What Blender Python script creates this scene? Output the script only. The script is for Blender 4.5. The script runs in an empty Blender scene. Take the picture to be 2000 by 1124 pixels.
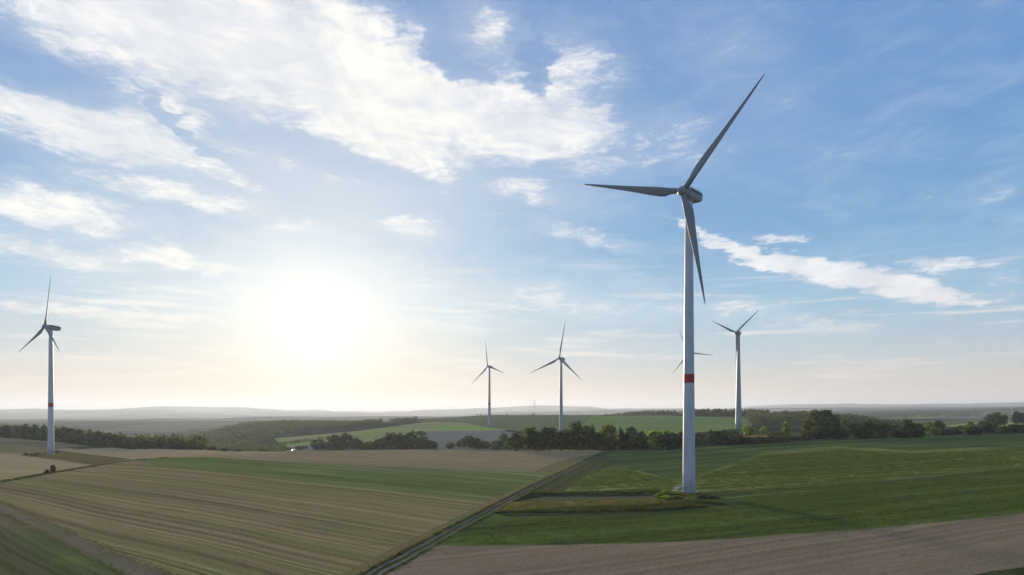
import bpy, bmesh, math, random
import numpy as np
from mathutils import Vector, Matrix, Euler
from mathutils.geometry import delaunay_2d_cdt

random.seed(7)
RNG = np.random.default_rng(11)
SC = bpy.context.scene
COL = SC.collection
RAD = math.radians

# ------------------------------------------------------------------ camera
FPX, CAM_H, HORIZON = 1300.0, 29.0, 800.0        # focal length and horizon row, in a 2000 px wide frame
cam_d = bpy.data.cameras.new("camera")
cam_d.sensor_width = 36.0
cam_d.lens = 36.0 * FPX / 2000.0
cam_d.shift_y = (HORIZON - 562.0) / 2000.0
cam_d.clip_start, cam_d.clip_end = 1.0, 90000.0
cam = bpy.data.objects.new("camera", cam_d)
cam.location = (0, 0, CAM_H)
cam.rotation_euler = (RAD(90), 0, 0)
COL.objects.link(cam)
SC.camera = cam

# ------------------------------------------------------------------ exposure
SC.view_settings.view_transform = 'Standard'
SC.view_settings.look = 'None'
SC.view_settings.exposure = 0.6
SC.view_settings.gamma = 1.0
SC.view_settings.use_curve_mapping = False
SC.cycles.max_bounces = 6
SC.cycles.volume_bounces = 0
SC.cycles.transparent_max_bounces = 8
SC.cycles.use_denoising = True
SC.cycles.use_adaptive_sampling = True
SC.cycles.adaptive_threshold = 0.02
SC.cycles.adaptive_min_samples = 10

# ------------------------------------------------------------------ sun
SUN_AZ = math.atan2(620 - 1000, FPX)             # azimuth from +Y, clockwise positive
SUN_EL = RAD(5.5)
sun_dir = Vector((math.sin(SUN_AZ) * math.cos(SUN_EL), math.cos(SUN_AZ) * math.cos(SUN_EL), math.sin(SUN_EL)))
sun_l = bpy.data.lights.new("sun", 'SUN')
sun_l.energy = 5.0
sun_l.angle = RAD(7.0)
sun_l.color = (1.0, 0.80, 0.56)
sun = bpy.data.objects.new("sun", sun_l)
sun.rotation_euler = (-sun_dir).to_track_quat('-Z', 'Y').to_euler()
sun.location = (0, 0, 300)
COL.objects.link(sun)

# ------------------------------------------------------------------ node helpers
class NT:
    """Tiny expression layer over a node tree."""
    def __init__(self, tree): self.t = tree
    def new(self, kind, **kw):
        n = self.t.nodes.new(kind)
        for k, v in kw.items(): setattr(n, k, v)
        return n
    def put(self, sock, v):
        if isinstance(v, S): self.t.links.new(v.s, sock)
        elif v is not None: sock.default_value = v
    def math(self, op, a, b=None, c=None, clamp=False):
        n = self.new('ShaderNodeMath', operation=op, use_clamp=clamp)
        for i, v in enumerate((a, b, c)):
            if v is not None: self.put(n.inputs[i], v)
        return S(self, n.outputs[0])
    def vmath(self, op, a, b=None, out=0, scale=None):
        n = self.new('ShaderNodeVectorMath', operation=op)
        self.put(n.inputs[0], a)
        if b is not None: self.put(n.inputs[1], b)
        if scale is not None: self.put(n.inputs['Scale'], scale)
        return S(self, n.outputs[out])
    def comb(self, x, y, z=0.0):
        n = self.new('ShaderNodeCombineXYZ')
        for i, v in enumerate((x, y, z)): self.put(n.inputs[i], v)
        return S(self, n.outputs[0])
    def sep(self, v):
        n = self.new('ShaderNodeSeparateXYZ'); self.put(n.inputs[0], v)
        return [S(self, o) for o in n.outputs]
    def noise(self, vec, scale, detail=4.0, rough=0.5, lac=2.0, dist=0.0, color=False, dim='2D'):
        n = self.new('ShaderNodeTexNoise', noise_dimensions=dim)
        self.put(n.inputs['Vector'], vec); self.put(n.inputs['Scale'], scale)
        n.inputs['Detail'].default_value = detail
        n.inputs['Roughness'].default_value = rough
        n.inputs['Lacunarity'].default_value = lac
        n.inputs['Distortion'].default_value = dist
        return S(self, n.outputs[1 if color else 0])
    def mapping(self, vec, loc=(0, 0, 0), rot=(0, 0, 0), scl=(1, 1, 1), kind='POINT'):
        n = self.new('ShaderNodeMapping', vector_type=kind)
        self.put(n.inputs[0], vec)
        n.inputs[1].default_value, n.inputs[2].default_value, n.inputs[3].default_value = loc, rot, scl
        return S(self, n.outputs[0])
    def ramp(self, v, lo, hi):
        n = self.new('ShaderNodeMapRange', interpolation_type='SMOOTHSTEP')
        self.put(n.inputs[0], v); self.put(n.inputs[1], lo); self.put(n.inputs[2], hi)
        return S(self, n.outputs[0])
    def mix(self, fac, a, b, blend='MIX'):
        n = self.new('ShaderNodeMix', data_type='RGBA', blend_type=blend)
        self.put(n.inputs[0], fac)
        for sock, v in ((n.inputs[6], a), (n.inputs[7], b)):
            if isinstance(v, (tuple, list)) and len(v) == 3: v = (*v, 1.0)
            self.put(sock, v)
        return S(self, n.outputs[2])
class S:
    def __init__(self, nt, s): self.nt, self.s = nt, s
    def __add__(self, o): return self.nt.math('ADD', self, o)
    __radd__ = __add__
    def __sub__(self, o): return self.nt.math('SUBTRACT', self, o)
    def __rsub__(self, o): return self.nt.math('SUBTRACT', o, self)
    def __mul__(self, o): return self.nt.math('MULTIPLY', self, o)
    __rmul__ = __mul__
    def __truediv__(self, o): return self.nt.math('DIVIDE', self, o)

# ------------------------------------------------------------------ sky
def px_dir(px, py):
    """azimuth and elevation of a sky point given in photograph pixels"""
    x, z = (px - 1000) / FPX, (HORIZON - py) / FPX
    return math.atan2(x, 1.0), math.atan2(z, math.hypot(x, 1.0))

SKY_STRENGTH = 0.10
world = bpy.data.worlds.new("World")
SC.world = world
world.use_nodes = True
wt = world.node_tree
wt.nodes.clear()
W = NT(wt)
dirv = S(W, W.new('ShaderNodeTexCoord').outputs['Generated'])
skyn = W.new('ShaderNodeTexSky', sky_type='NISHITA')
skyn.sun_disc = False
skyn.sun_elevation = SUN_EL
skyn.sun_rotation = SUN_AZ
skyn.altitude = 300
skyn.air_density, skyn.dust_density, skyn.ozone_density = 1.0, 0.4, 3.0
base = S(W, skyn.outputs[0])
dx, dy, dz = W.sep(dirv)
az = W.math('ARCTAN2', dx, dy)
el = W.math('ARCSINE', dz)

def build_sky():
    # clear air: the physical sky, pulled towards the deep clean blue of the photograph's evening
    cr = W.new('ShaderNodeValToRGB')
    W.put(cr.inputs[0], el / 0.7)
    stops = [(0.0, (.80, .60, .48)), (0.04, (.74, .64, .57)), (0.105, (.50, .61, .70)), (0.21, (.29, .53, .74)), (0.36, (.115, .36, .68)),
             (0.52, (.100, .31, .66)), (0.80, (.100, .275, .63)), (1.0, (.09, .25, .60))]
    r = cr.color_ramp
    while len(r.elements) < len(stops): r.elements.new(0.5)
    for e_, (ps, c) in zip(r.elements, stops): e_.position = ps; e_.color = (*c, 1)
    tone = W.vmath('SCALE', S(W, cr.outputs[0]), scale=1.0 / SKY_STRENGTH)
    col = W.mix(0.86, base, tone)
    # thin forward-scattering veil round the sun (the sun itself stands in a bright haze in view)
    cosang = W.vmath('DOT_PRODUCT', dirv, tuple(sun_dir), out=1)
    ang = W.math('ARCCOSINE', W.math('MINIMUM', cosang, 1.0))
    # ---- clouds: cirrus sheets and streaks, in directions of the sky
    p0 = W.comb(az, el, 0.0)
    den = W.math('MAXIMUM', dz, 0.0) + 0.10
    plane = W.comb(dx / den, dy / den, 0.0)
    w1 = W.noise(W.mapping(p0, scl=(1.0, 1.8, 1)), 7.0, 4.0, 0.58, color=True)
    wv = W.vmath('SCALE', W.vmath('SUBTRACT', w1, (0.5, 0.5, 0.5)), scale=0.065)
    wv = W.vmath('MULTIPLY', wv, (1.5, 0.8, 0.0))
    w2 = W.noise(W.mapping(p0, rot=(0, 0, RAD(12)), scl=(1.0, 3.0, 1)), 26.0, 3.0, 0.6, color=True)
    wv2 = W.vmath('MULTIPLY', W.vmath('SUBTRACT', w2, (0.5, 0.5, 0.5)), (0.07, 0.02, 0.0))
    p = W.vmath('ADD', W.vmath('ADD', p0, wv), wv2)
    blobs = [  # px, py, rx, ry, rotation (deg, positive = falls to the right), weight
        (330, 30, 430, 120, 10, 1.5), (640, 130, 330, 115, 20, 1.6), (930, 225, 300, 72, 10, 1.4), (1110, 235, 120, 62, 14, 1.25),
        (1130, 165, 80, 72, 40, .78), (170, 245, 240, 58, 5, 1.3), (330, 205, 140, 40, 20, .75),
        (950, 68, 75, 42, 15, .72), (925, 152, 95, 9, -22, .6), (80, 400, 150, 42, 4, .95), (350, 378, 160, 22, 3, .8),
        (470, 345, 60, 17, 22, .55), (70, 482, 160, 30, 4, .7), (345, 508, 120, 17, 6, .75), (812, 450, 72, 22, 3, .95),
        (580, 448, 38, 12, 0, .6), (1040, 372, 125, 26, 12, .62), (1115, 452, 95, 12, 16, .5), 
        (1970, 560, 60, 24, 12, .55),
        (18, 598, 32, 9, 0, .6), (1080, 585, 190, 20, 8, .42), (1410, 600, 110, 18, 4, .42),
        (1620, 635, 90, 14, 4, .5), (180, 700, 230, 7, 0, .5), (330, 712, 250, 6, 0, .4), (1250, 555, 60, 10, 12, .35),
        (640, 300, 330, 60, 6, .36), (1480, 130, 150, 45, 48, .08), (1620, 330, 150, 40, 50, .10), (1900, 230, 120, 150, 20, .06),
        (1320, 270, 120, 30, 20, .22), (220, 560, 60, 3, 14, .45), (340, 572, 90, 6, 5, .35),
    ]
    acc = None
    for (bx, by, rx, ry, rot, wgt) in blobs:
        a, e = px_dir(bx, by)
        k = math.cos(a)                        # pixels per radian shrink towards the frame's edge
        q = W.mapping(p, loc=(a, e, 0), rot=(0, 0, RAD(-rot)), scl=(rx / FPX * k, ry / FPX * k, 1), kind='TEXTURE')
        d2 = W.vmath('DOT_PRODUCT', q, q, out=1)
        b = W.math('MULTIPLY_ADD', d2, -0.62 * wgt, wgt)
        acc = b if acc is None else W.math('MAXIMUM', acc, b)
    for (bx, by, rx, ry, rot, wgt) in [(60, 135, 150, 52, 12, 1.3), (880, 118, 90, 26, 22, .9), (370, 250, 110, 16, 24, .8), (1060, 140, 40, 60, -10, .8), (640, 305, 260, 26, 7, .6)]:    # clear gaps
        a, e = px_dir(bx, by); k = math.cos(a)
        q = W.mapping(p, loc=(a, e, 0), rot=(0, 0, RAD(-rot)), scl=(rx / FPX * k, ry / FPX * k, 1), kind='TEXTURE')
        acc = acc - W.math('MAXIMUM', W.math('MULTIPLY_ADD', W.vmath('DOT_PRODUCT', q, q, out=1), -wgt, wgt), 0.0)
    # the same broken cover goes on over the rest of the sky
    far = W.noise(plane, 0.8, 4.0, 0.55)
    out_m = W.math('MAXIMUM', W.ramp(W.math('ABSOLUTE', az), 0.72, 1.0), W.ramp(el, 0.56, 0.72))
    rest = (far - 0.50) * 6.0 * out_m - (1.0 - out_m) * 2.0
    acc = W.math('MAXIMUM', acc, rest)
    acc = W.math('MAXIMUM', acc, -0.9)
    n1 = W.noise(W.mapping(plane, rot=(0, 0, RAD(35)), scl=(1.0, 0.45, 1)), 2.6, 6.0, 0.62, dist=0.7)
    n2 = W.noise(W.mapping(p0, rot=(0, 0, RAD(14)), scl=(1.0, 3.2, 1)), 11.0, 6.0, 0.66, dist=0.4)
    n3 = W.noise(W.mapping(p0, rot=(0, 0, RAD(-30)), scl=(1.0, 3.6, 1)), 46.0, 4.0, 0.65, dist=0.8)
    tex = (n1 - 0.5) * 0.8 + (n2 - 0.5) * 1.25 + (n3 - 0.5) * 0.72
    dens = W.ramp(acc + tex, -0.02, 1.20)
    veil = W.ramp(acc + (n1 - 0.5) * 1.0 + (n2 - 0.5) * 1.6, -0.80, 1.1) * 0.26
    dens = W.math('MAXIMUM', dens * (0.76 + W.ramp(n1 * 0.5 + n2 * 0.5, 0.34, 0.62) * 0.24), veil)
    # long smooth streaks
    sm = None
    for (bx, by, rx, ry, rot, wgt) in [(1370, 455, 75, 9, 28, .9), (1450, 490, 100, 14, 20, 1.1), (1550, 517, 125, 19, 13, 1.2), (1680, 543, 140, 22, 11, 1.25), (1790, 570, 100, 20, 12, 1.15), (1860, 586, 55, 11, 10, .9),
                                       (1525, 468, 55, 8, 4, .75), (1850, 515, 75, 15, 5, .75), (230, 614, 200, 13, 1, .8), (985, 600, 120, 8, 6, .5), (1130, 600, 120, 9, 9, .5)]:
        a, e = px_dir(bx, by); k = math.cos(a)
        q = W.mapping(W.vmath('ADD', p0, wv2), loc=(a, e, 0), rot=(0, 0, RAD(-rot)), scl=(rx / FPX * k, ry / FPX * k, 1), kind='TEXTURE')
        b = W.math('MULTIPLY_ADD', W.vmath('DOT_PRODUCT', q, q, out=1), -0.62 * wgt, wgt)
        sm = b if sm is None else W.math('MAXIMUM', sm, b)
    sd = W.ramp(W.math('MAXIMUM', sm, -.9) + (n3 - 0.5) * 0.9 + (n2 - 0.5) * 0.55, 0.05, 1.05)
    dens = W.math('MAXIMUM', dens, sd * 0.9)
    # low bands of thin cloud towards the horizon
    n4 = W.noise(W.mapping(p0, scl=(1.0, 14.0, 1)), 5.0, 5.0, 0.55)
    band = W.ramp(n4, 0.50, 0.78) * W.ramp(el, 0.0, 0.05) * (1.0 - W.ramp(el, 0.12, 0.26)) * 0.7
    dens = W.math('MAXIMUM', dens, band)
    shade = W.ramp(n1 + n2, 0.75, 1.25)
    warm = W.math('POWER', 2.718, ang * (-1 / 0.35))
    cw = W.mix(shade, (7.1, 7.5, 8.6), (9.8, 9.8, 9.9))
    low = 1.0 - W.ramp(el, 0.0, 0.22)
    cw = W.mix(low * 0.8, cw, (9.0, 8.0, 7.2))
    cw = W.mix(W.math('MINIMUM', warm * 1.1, 1.0), cw, (11.0, 10.4, 9.2))
    col = W.mix(dens, col, cw)
    # the sun's glare in thin bright veil, uneven with the cloud in front of it
    ga = ang * (1.0 + (n2 - 0.5) * 0.55 + (n1 - 0.5) * 0.35)
    g1 = W.math('POWER', 2.718, W.math('POWER', ga * (1 / 0.235), 1.1) * -1.0)
    g2 = W.math('POWER', 2.718, ga * (-1 / 0.34)) * 0.22
    core = W.math('POWER', 2.718, ang * (-1 / 0.075)) * 4.0
    gf = W.math('MINIMUM', g1 * 0.88 + g2, 0.97)
    gcol = W.mix(W.ramp(el, 0.0, 0.16), (9.8, 8.6, 6.8), (10.4, 10.15, 9.4))
    col = W.mix(gf, col, gcol)
    col = W.vmath('ADD', col, W.vmath('SCALE', (1.0, 0.93, 0.80), scale=core))
    # pale dusty air low over the land
    hz = W.math('POWER', 2.718, W.math('ABSOLUTE', el) * (-1 / 0.05)) * 0.6
    col = W.mix(hz, col, W.mix(W.math('MINIMUM', warm * 1.3, 1.0), (6.4, 5.9, 5.6), (8.6, 7.4, 5.6)))
    bg = W.new('ShaderNodeBackground')
    W.put(bg.inputs[0], col)
    bg.inputs[1].default_value = SKY_STRENGTH * 2 ** -SC.view_settings.exposure    # 0.066
    out = W.new('ShaderNodeOutputWorld')
    wt.links.new(bg.outputs[0], out.inputs[0])
build_sky()
world.cycles.sampling_method = 'MANUAL'
world.cycles.sample_map_resolution = 1024

# ------------------------------------------------------------------ object helpers
def tag(o, label=None, cat=None, group=None, kind=None):
    if label: o['label'] = label
    if cat: o['category'] = cat
    if group: o['group'] = group
    if kind: o['kind'] = kind
    return o
def link(name, me, parent=None, mat=None):
    o = bpy.data.objects.new(name, me)
    COL.objects.link(o)
    if parent is not None: o.parent = parent
    if mat is not None and me is not None and not me.materials: me.materials.append(mat)
    return o
def empty(name, loc=(0, 0, 0), rz=0.0):
    o = bpy.data.objects.new(name, None)
    o.location = loc; o.rotation_euler = (0, 0, rz)
    COL.objects.link(o)
    return o
def mesh_np(name, V, F, mat=None, smooth=False):
    """V (n,3) array, F (m,3) or (m,4) array"""
    V = np.ascontiguousarray(V, np.float32); F = np.ascontiguousarray(F, np.int32)
    me = bpy.data.meshes.new(name)
    k = F.shape[1]
    me.vertices.add(len(V)); me.vertices.foreach_set('co', V.ravel())
    me.loops.add(F.size); me.loops.foreach_set('vertex_index', F.ravel())
    me.polygons.add(len(F)); me.polygons.foreach_set('loop_start', np.arange(0, F.size, k, dtype=np.int32))
    me.update(calc_edges=True); me.validate()
    if smooth: me.polygons.foreach_set('use_smooth', np.ones(len(me.polygons), bool))
    if mat: me.materials.append(mat)
    return me

# ------------------------------------------------------------------ terrain height
def vnoise(x, y, seed=0):
    """smooth value noise, about -1..1"""
    xi, yi = np.floor(x).astype(np.int64), np.floor(y).astype(np.int64)
    fx, fy = x - xi, y - yi
    def h(a, b):
        n = (a * 374761393 + b * 668265263 + seed * 974634777) & 0xffffffff
        n = ((n ^ (n >> 13)) * 1274126177) & 0xffffffff
        return ((n ^ (n >> 16)) & 0xffff) / 32767.5 - 1.0
    ux, uy = fx * fx * (3 - 2 * fx), fy * fy * (3 - 2 * fy)
    return (h(xi, yi) * (1 - ux) + h(xi + 1, yi) * ux) * (1 - uy) + (h(xi, yi + 1) * (1 - ux) + h(xi + 1, yi + 1) * ux) * uy

LEFT_FAR = [(3600, -62), (4400, -50), (5400, -92), (7000, -42), (8500, -95), (12000, -90), (20000, -45), (26000, -150), (60000, -400)]
MID_FAR = [(3500, -70), (4600, -46), (5200, -70), (6300, -30), (7500, -90), (12000, -100), (20000, -20), (26000, -150), (60000, -400)]
PROFILES = {
    -500: [(60, 0), (300, -2), (500, -7), (850, -9), (1300, -45), (2500, -75)] + LEFT_FAR,
    0:    [(60, 0), (300, -2), (544, -7.8), (850, -6), (1000, -12), (1400, -50), (2500, -75)] + LEFT_FAR,
    100:  [(60, 0), (300, -2), (544, -7.8), (790, -8.5), (950, -18), (1300, -50), (2500, -75)] + LEFT_FAR,
    200:  [(60, 0), (320, -2), (544, -8.2), (700, -9.5), (850, -20), (1200, -50), (2500, -75)] + LEFT_FAR,
    300:  [(60, 0), (350, -1.5), (600, -5.6), (700, -14), (1000, -42), (1600, -60), (2500, -75), (7000, -46), (8500, -95), (12000, -90), (20000, 20), (26000, -150), (60000, -400)],
    400:  [(60, 0), (350, -1), (560, -4.6), (650, -12), (900, -38), (1300, -52), (1900, -42), (2500, -72)] + LEFT_FAR,
    480:  [(60, 0), (400, -1), (520, -3), (620, -14), (900, -36), (1300, -38), (1900, -13), (2400, -50)] + MID_FAR,
    560:  [(60, 0), (483, -1.5), (560, -7), (700, -23), (1000, -33), (1300, -32), (1600, -22), (1950, -9), (2400, -40)] + MID_FAR,
    650:  [(60, 0), (483, -1.2), (560, -6), (750, -22), (1000, -26), (1200, -22), (1400, -17), (1900, -11), (2400, -40)] + MID_FAR,
    710:  [(60, 0), (483, -1), (560, -6), (750, -20), (1000, -20), (1200, -14), (1400, -9), (1550, -4), (1700, -10), (2300, -40)] + MID_FAR,
    800:  [(60, 0), (483, -1), (560, -5), (750, -18), (1000, -14), (1200, -8), (1400, 0), (1600, 4), (1750, 3), (2300, -30)] + MID_FAR,
    953:  [(60, 0), (483, -1), (650, -17), (900, -14), (1180, -3.7), (1500, 7), (1850, 14), (2200, 6), (3000, -40), (6000, -70), (12000, -60), (20000, 0), (26000, -150), (60000, -400)],
    1096: [(60, 0), (483, -1), (650, -10), (893, -6), (1180, 2), (1500, 9), (1850, 14), (2200, 6), (3000, -40), (6000, -70), (12000, -40), (20000, 70), (26000, -100), (60000, -400)],
    1250: [(60, 0), (480, -0.5), (650, -6), (900, -4), (1300, 9), (1600, 14.5), (1900, 12), (3000, -40), (6000, -70), (12000, -20), (20000, 92), (26000, -100), (60000, -400)],
    1440: [(60, 0), (300, 0.5), (560, 4), (830, 4.7), (1100, 5), (1400, 12), (1600, 13), (2000, 5), (3000, -30), (6000, -50), (12000, -10), (20000, 85), (26000, -100), (60000, -400)],
    1570: [(60, 0), (300, 1), (560, 5.2), (800, 1), (1100, 0), (1350, 13), (1600, 11), (2300, -15), (3500, -20), (6000, -10), (12000, 10), (20000, 100), (26000, 0), (60000, -400)],
    1680: [(60, 0), (300, 1), (560, 6), (800, 0), (1100, -10), (1350, 6), (1700, -8), (2500, -12), (3500, -5), (6000, 10), (12000, 30), (20000, 115), (26000, 0), (60000, -400)],
    1800: [(60, 0), (300, 1.5), (590, 7), (750, 3), (1100, -12), (1800, -14), (2500, -6), (3500, 2), (6000, 18), (12000, 55), (20000, 130), (26000, 0), (60000, -400)],
    2000: [(60, 0), (300, 2), (600, 7.5), (750, 7), (1000, 8), (1300, 4), (1900, -4), (3000, 4), (6000, 30), (12000, 90), (20000, 190), (26000, 0), (60000, -400)],
    2600: [(60, 0), (300, 2), (600, 8), (1000, 8), (2000, 0), (6000, 30), (12000, 80), (20000, 160), (26000, 0), (60000, -400)],
}
def make_table():
    lr = np.linspace(math.log(20), math.log(60000), 420)
    azs = np.radians(np.arange(-180, 180.01, 0.25))
    cols, rows = [], []
    for px, prof in PROFILES.items():
        a = math.atan2(px - 1000, FPX)
        r = np.array([p[0] / math.cos(a) for p in prof]); z = np.array([p[1] for p in prof], float)
        cols.append(a); rows.append(np.interp(lr, np.log(r), z))
    cols, rows = np.array(cols), np.array(rows)
    T = np.stack([np.interp(azs, cols, rows[:, j]) for j in range(len(lr))], 1)
    back = 0.5 * (rows[0] + rows[-1])                         # behind the camera both sides blend
    w = np.clip((np.abs(azs) - RAD(60)) / RAD(60), 0, 1)[:, None]
    T = T * (1 - w) + back[None] * w
    def blur(A, n, ax):
        k = np.hanning(n + 2)[1:-1]; k /= k.sum()
        return np.apply_along_axis(lambda v: np.convolve(np.pad(v, n // 2, mode='edge'), k, 'valid'), ax, A)
    return azs, lr, blur(blur(T, 9, 0), 7, 1)
T_AZ, T_LR, T_H = make_table()
def H(x, y):
    x, y = np.asarray(x, float), np.asarray(y, float)
    r = np.maximum(np.hypot(x, y), 20.0)
    a = np.arctan2(x, y)
    i = np.clip((a - T_AZ[0]) / (T_AZ[1] - T_AZ[0]), 0, len(T_AZ) - 1.001)
    j = np.clip((np.log(r) - T_LR[0]) / (T_LR[1] - T_LR[0]), 0, len(T_LR) - 1.001)
    i0, j0 = i.astype(int), j.astype(int); fi, fj = i - i0, j - j0
    z = (T_H[i0, j0] * (1 - fi) + T_H[i0 + 1, j0] * fi) * (1 - fj) + (T_H[i0, j0 + 1] * (1 - fi) + T_H[i0 + 1, j0 + 1] * fi) * fj
    near = np.clip((r - 60) / 150, 0, 1)
    z = z + near * (0.35 * vnoise(x / 70, y / 70, 1) + 0.12 * vnoise(x / 23, y / 23, 2))
    farw = np.clip((r - 2500) / 4000, 0, 1)
    z = z + farw * r * (0.0052 * vnoise(x / 4600, y / 4600, 3) + 0.0038 * vnoise(x / 1900, y / 1900, 7) + 0.0012 * vnoise(x / 800, y / 800, 4) + 0.0005 * vnoise(x / 330, y / 330, 6))
    midw = np.clip((r - 900) / 800, 0, 1) * (1 - farw)
    return z + midw * 1.5 * vnoise(x / 300, y / 300, 5)
def h1(x, y): return float(H(np.array([x]), np.array([y]))[0])
def G(px, py, ymin=55.0, ymax=50000.0):
    """ground point seen at a photograph pixel, searched from depth ymin outwards"""
    Y = np.geomspace(ymin, ymax, 2600)
    X = (px - 1000) / FPX * Y
    Z = CAM_H - (py - HORIZON) / FPX * Y
    d = Z - H(X, Y)
    k = np.nonzero(d <= 0)[0]
    if len(k) == 0 or k[0] == 0: return (X[0], Y[0]) if len(k) else (X[-1], Y[-1])
    k = k[0]; t = d[k - 1] / (d[k - 1] - d[k])
    yy = Y[k - 1] + t * (Y[k] - Y[k - 1])
    return ((px - 1000) / FPX * yy, yy)
def at(px, Y):
    """ground point at image column px and depth Y"""
    x = (px - 1000) / FPX * Y
    return (x, Y, h1(x, Y))

# ------------------------------------------------------------------ materials
def new_mat(name):
    m = bpy.data.materials.new(name); m.use_nodes = True
    m.node_tree.nodes.clear()
    return m, NT(m.node_tree)
def finish(m, N, color, rough=0.9, spec=0.2, bump=None, bump_d=0.1, bump_s=1.0, metal=0.0, transl=None):
    b = N.new('ShaderNodeBsdfPrincipled')
    if isinstance(color, (tuple, list)): color = (*color[:3], 1.0)
    N.put(b.inputs['Base Color'], color); N.put(b.inputs['Roughness'], rough)
    b.inputs['Specular IOR Level'].default_value = spec
    b.inputs['Metallic'].default_value = metal
    if bump is not None:
        n = N.new('ShaderNodeBump'); n.inputs['Distance'].default_value = bump_d; n.inputs['Strength'].default_value = bump_s
        N.put(n.inputs['Height'], bump); m.node_tree.links.new(n.outputs[0], b.inputs['Normal'])
    sh = b.outputs[0]
    if transl is not None:
        t = N.new('ShaderNodeBsdfTranslucent'); N.put(t.inputs[0], transl)
        mx = N.new('ShaderNodeMixShader'); mx.inputs[0].default_value = 0.35
        m.node_tree.links.new(sh, mx.inputs[1]); m.node_tree.links.new(t.outputs[0], mx.inputs[2]); sh = mx.outputs[0]
    o = N.new('ShaderNodeOutputMaterial'); m.node_tree.links.new(sh, o.inputs[0])
    return m
def field_mat(name, main, alt, third, vp, row=1.5, row_amt=0.5, alt_amt=0.5, third_amt=0.3, tram=0.0, tram_w=22.0, patch=60.0, bump=0.12):
    """farmed ground: rows running towards vanishing column vp, weedy and bare patches stretched along them"""
    m, N = new_mat(name)
    pos = S(N, N.new('ShaderNodeNewGeometry').outputs['Position'])
    a = math.atan2(vp - 1000, FPX)
    bend = N.vmath('SCALE', N.vmath('SUBTRACT', N.noise(N.mapping(pos, scl=(.012, .012, 0)), 1.0, 1.0, color=True), (.5, .5, .5)), scale=3.0)
    q = N.mapping(N.vmath('ADD', pos, bend), rot=(0, 0, a))                 # x' across the rows, y' along them
    big = N.noise(N.mapping(q, scl=(1 / patch, 0.35 / patch, 0)), 1.0, 5.0, 0.6)
    rows = N.noise(N.mapping(q, scl=(0.20 / row, 0.010 / row, 0)), 1.0, 5.0, 0.80)
    wide = N.noise(N.mapping(q, loc=(5, 3, 0), scl=(0.075 / row, 0.005 / row, 0)), 1.0, 2.0, 0.6)
    drill = N.noise(N.mapping(q, loc=(9, 0, 0), scl=(0.42, 0.0018, 0)), 1.0, 1.0, 0.5)
    fine = N.noise(N.mapping(pos, scl=(1.6, 1.6, 1.6)), 1.0, 2.0, 0.65)
    spot = N.noise(N.mapping(pos, loc=(31, 7, 0), scl=(.05, .05, 0)), 1.0, 4.0, 0.62)
    f = big * 0.40 + rows * 0.60 + wide * 0.40 + fine * 0.10
    c = N.mix(N.ramp(f, 0.75 - 0.075 - 0.2 * (alt_amt - .5), 0.75 + 0.075 - 0.2 * (alt_amt - .5)), main, alt)
    c = N.mix(N.ramp(spot + (rows - 0.5) * 0.35, 0.62 - 0.2 * third_amt, 0.80 - 0.2 * third_amt) * third_amt * 1.6, c, third)
    v = (rows - 0.5) * row_amt * 1.3 + (drill - 0.5) * row_amt * 1.1 + (wide - 0.5) * row_amt * 0.6 + (fine - 0.5) * 0.95 + (big - .5) * .35 + 1.0
    hgt = rows * 0.7 + fine * 0.5
    if tram:
        x_, y_, z_ = N.sep(q)
        t = N.math('ABSOLUTE', N.math('PINGPONG', x_, tram_w / 2) - tram_w * 0.22)
        line = (1.0 - N.ramp(N.math('ABSOLUTE', t - 0.9), 0.15, 0.55)) * N.ramp(N.noise(N.mapping(q, scl=(.03, .012, 0)), 1.0, 2.0), 0.3, 0.55)
        v = v - line * tram
        hgt = hgt - line * 0.8
    c = N.vmath('SCALE', c, scale=v)
    return finish(m, N, c, 1.0, 0.0, hgt, bump, 1.0)

STUBBLE = field_mat('stubble_soil', (.290, .218, .108), (.185, .162, .068), (.155, .175, .055), -690, 1.7, .95, .42, .22, tram=-.28, tram_w=34, bump=.25)
STUBBLE_UP = field_mat('dry_stubble', (.325, .240, .128), (.24, .192, .098), (.19, .20, .06), -690, 1.6, .40, .4, .25, bump=.08)
STUBBLE_PALE = field_mat('pale_stubble', (.40, .295, .160), (.30, .24, .12), (.24, .24, .07), -3000, 1.6, .40, .45, .3, bump=.08)
STUBBLE_RT = field_mat('grey_stubble', (.285, .208, .132), (.215, .165, .104), (.29, .24, .125), 3600, 1.3, .55, .5, .18, bump=.22)
CATCH_CROP = field_mat('young_green_crop', (.142, .168, .050), (.185, .178, .072), (.115, .168, .038), -690, 1.6, .7, .28, .35)
LEFT_CROP = field_mat('weedy_stubble', (.155, .132, .068), (.098, .108, .040), (.13, .155, .045), -400, 1.8, 1.0, .45, .22)
CROP = field_mat('dense_green_crop', (.080, .103, .030), (.102, .128, .037), (.125, .145, .042), 4200, 1.4, .80, .5, .25, tram=.25, tram_w=19)
CROP_ROWS = field_mat('rowed_green_crop', (.098, .122, .034), (.145, .165, .048), (.165, .18, .052), 4600, 2.2, 1.0, .5, .30, tram=-.75, tram_w=8)
CROP_BARE = field_mat('thin_green_crop', (.11, .088, .050), (.075, .092, .030), (.10, .13, .035), 1340, 1.6, .5, .5, .3)
GRASS = field_mat('rough_grass', (.105, .120, .040), (.160, .145, .060), (.075, .10, .028), 1330, 1.2, .3, .5, .4, patch=14, bump=.15)
DRY_GRASS = field_mat('dry_grass', (.22, .175, .085), (.17, .15, .06), (.12, .12, .04), 1330, 1.2, .3, .5, .3, patch=20, bump=.15)
DRY_OLIVE = field_mat('dry_olive_grass', (.135, .115, .055), (.165, .130, .065), (.09, .10, .035), 1330, 1.2, .3, .5, .3, patch=16, bump=.15)
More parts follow.
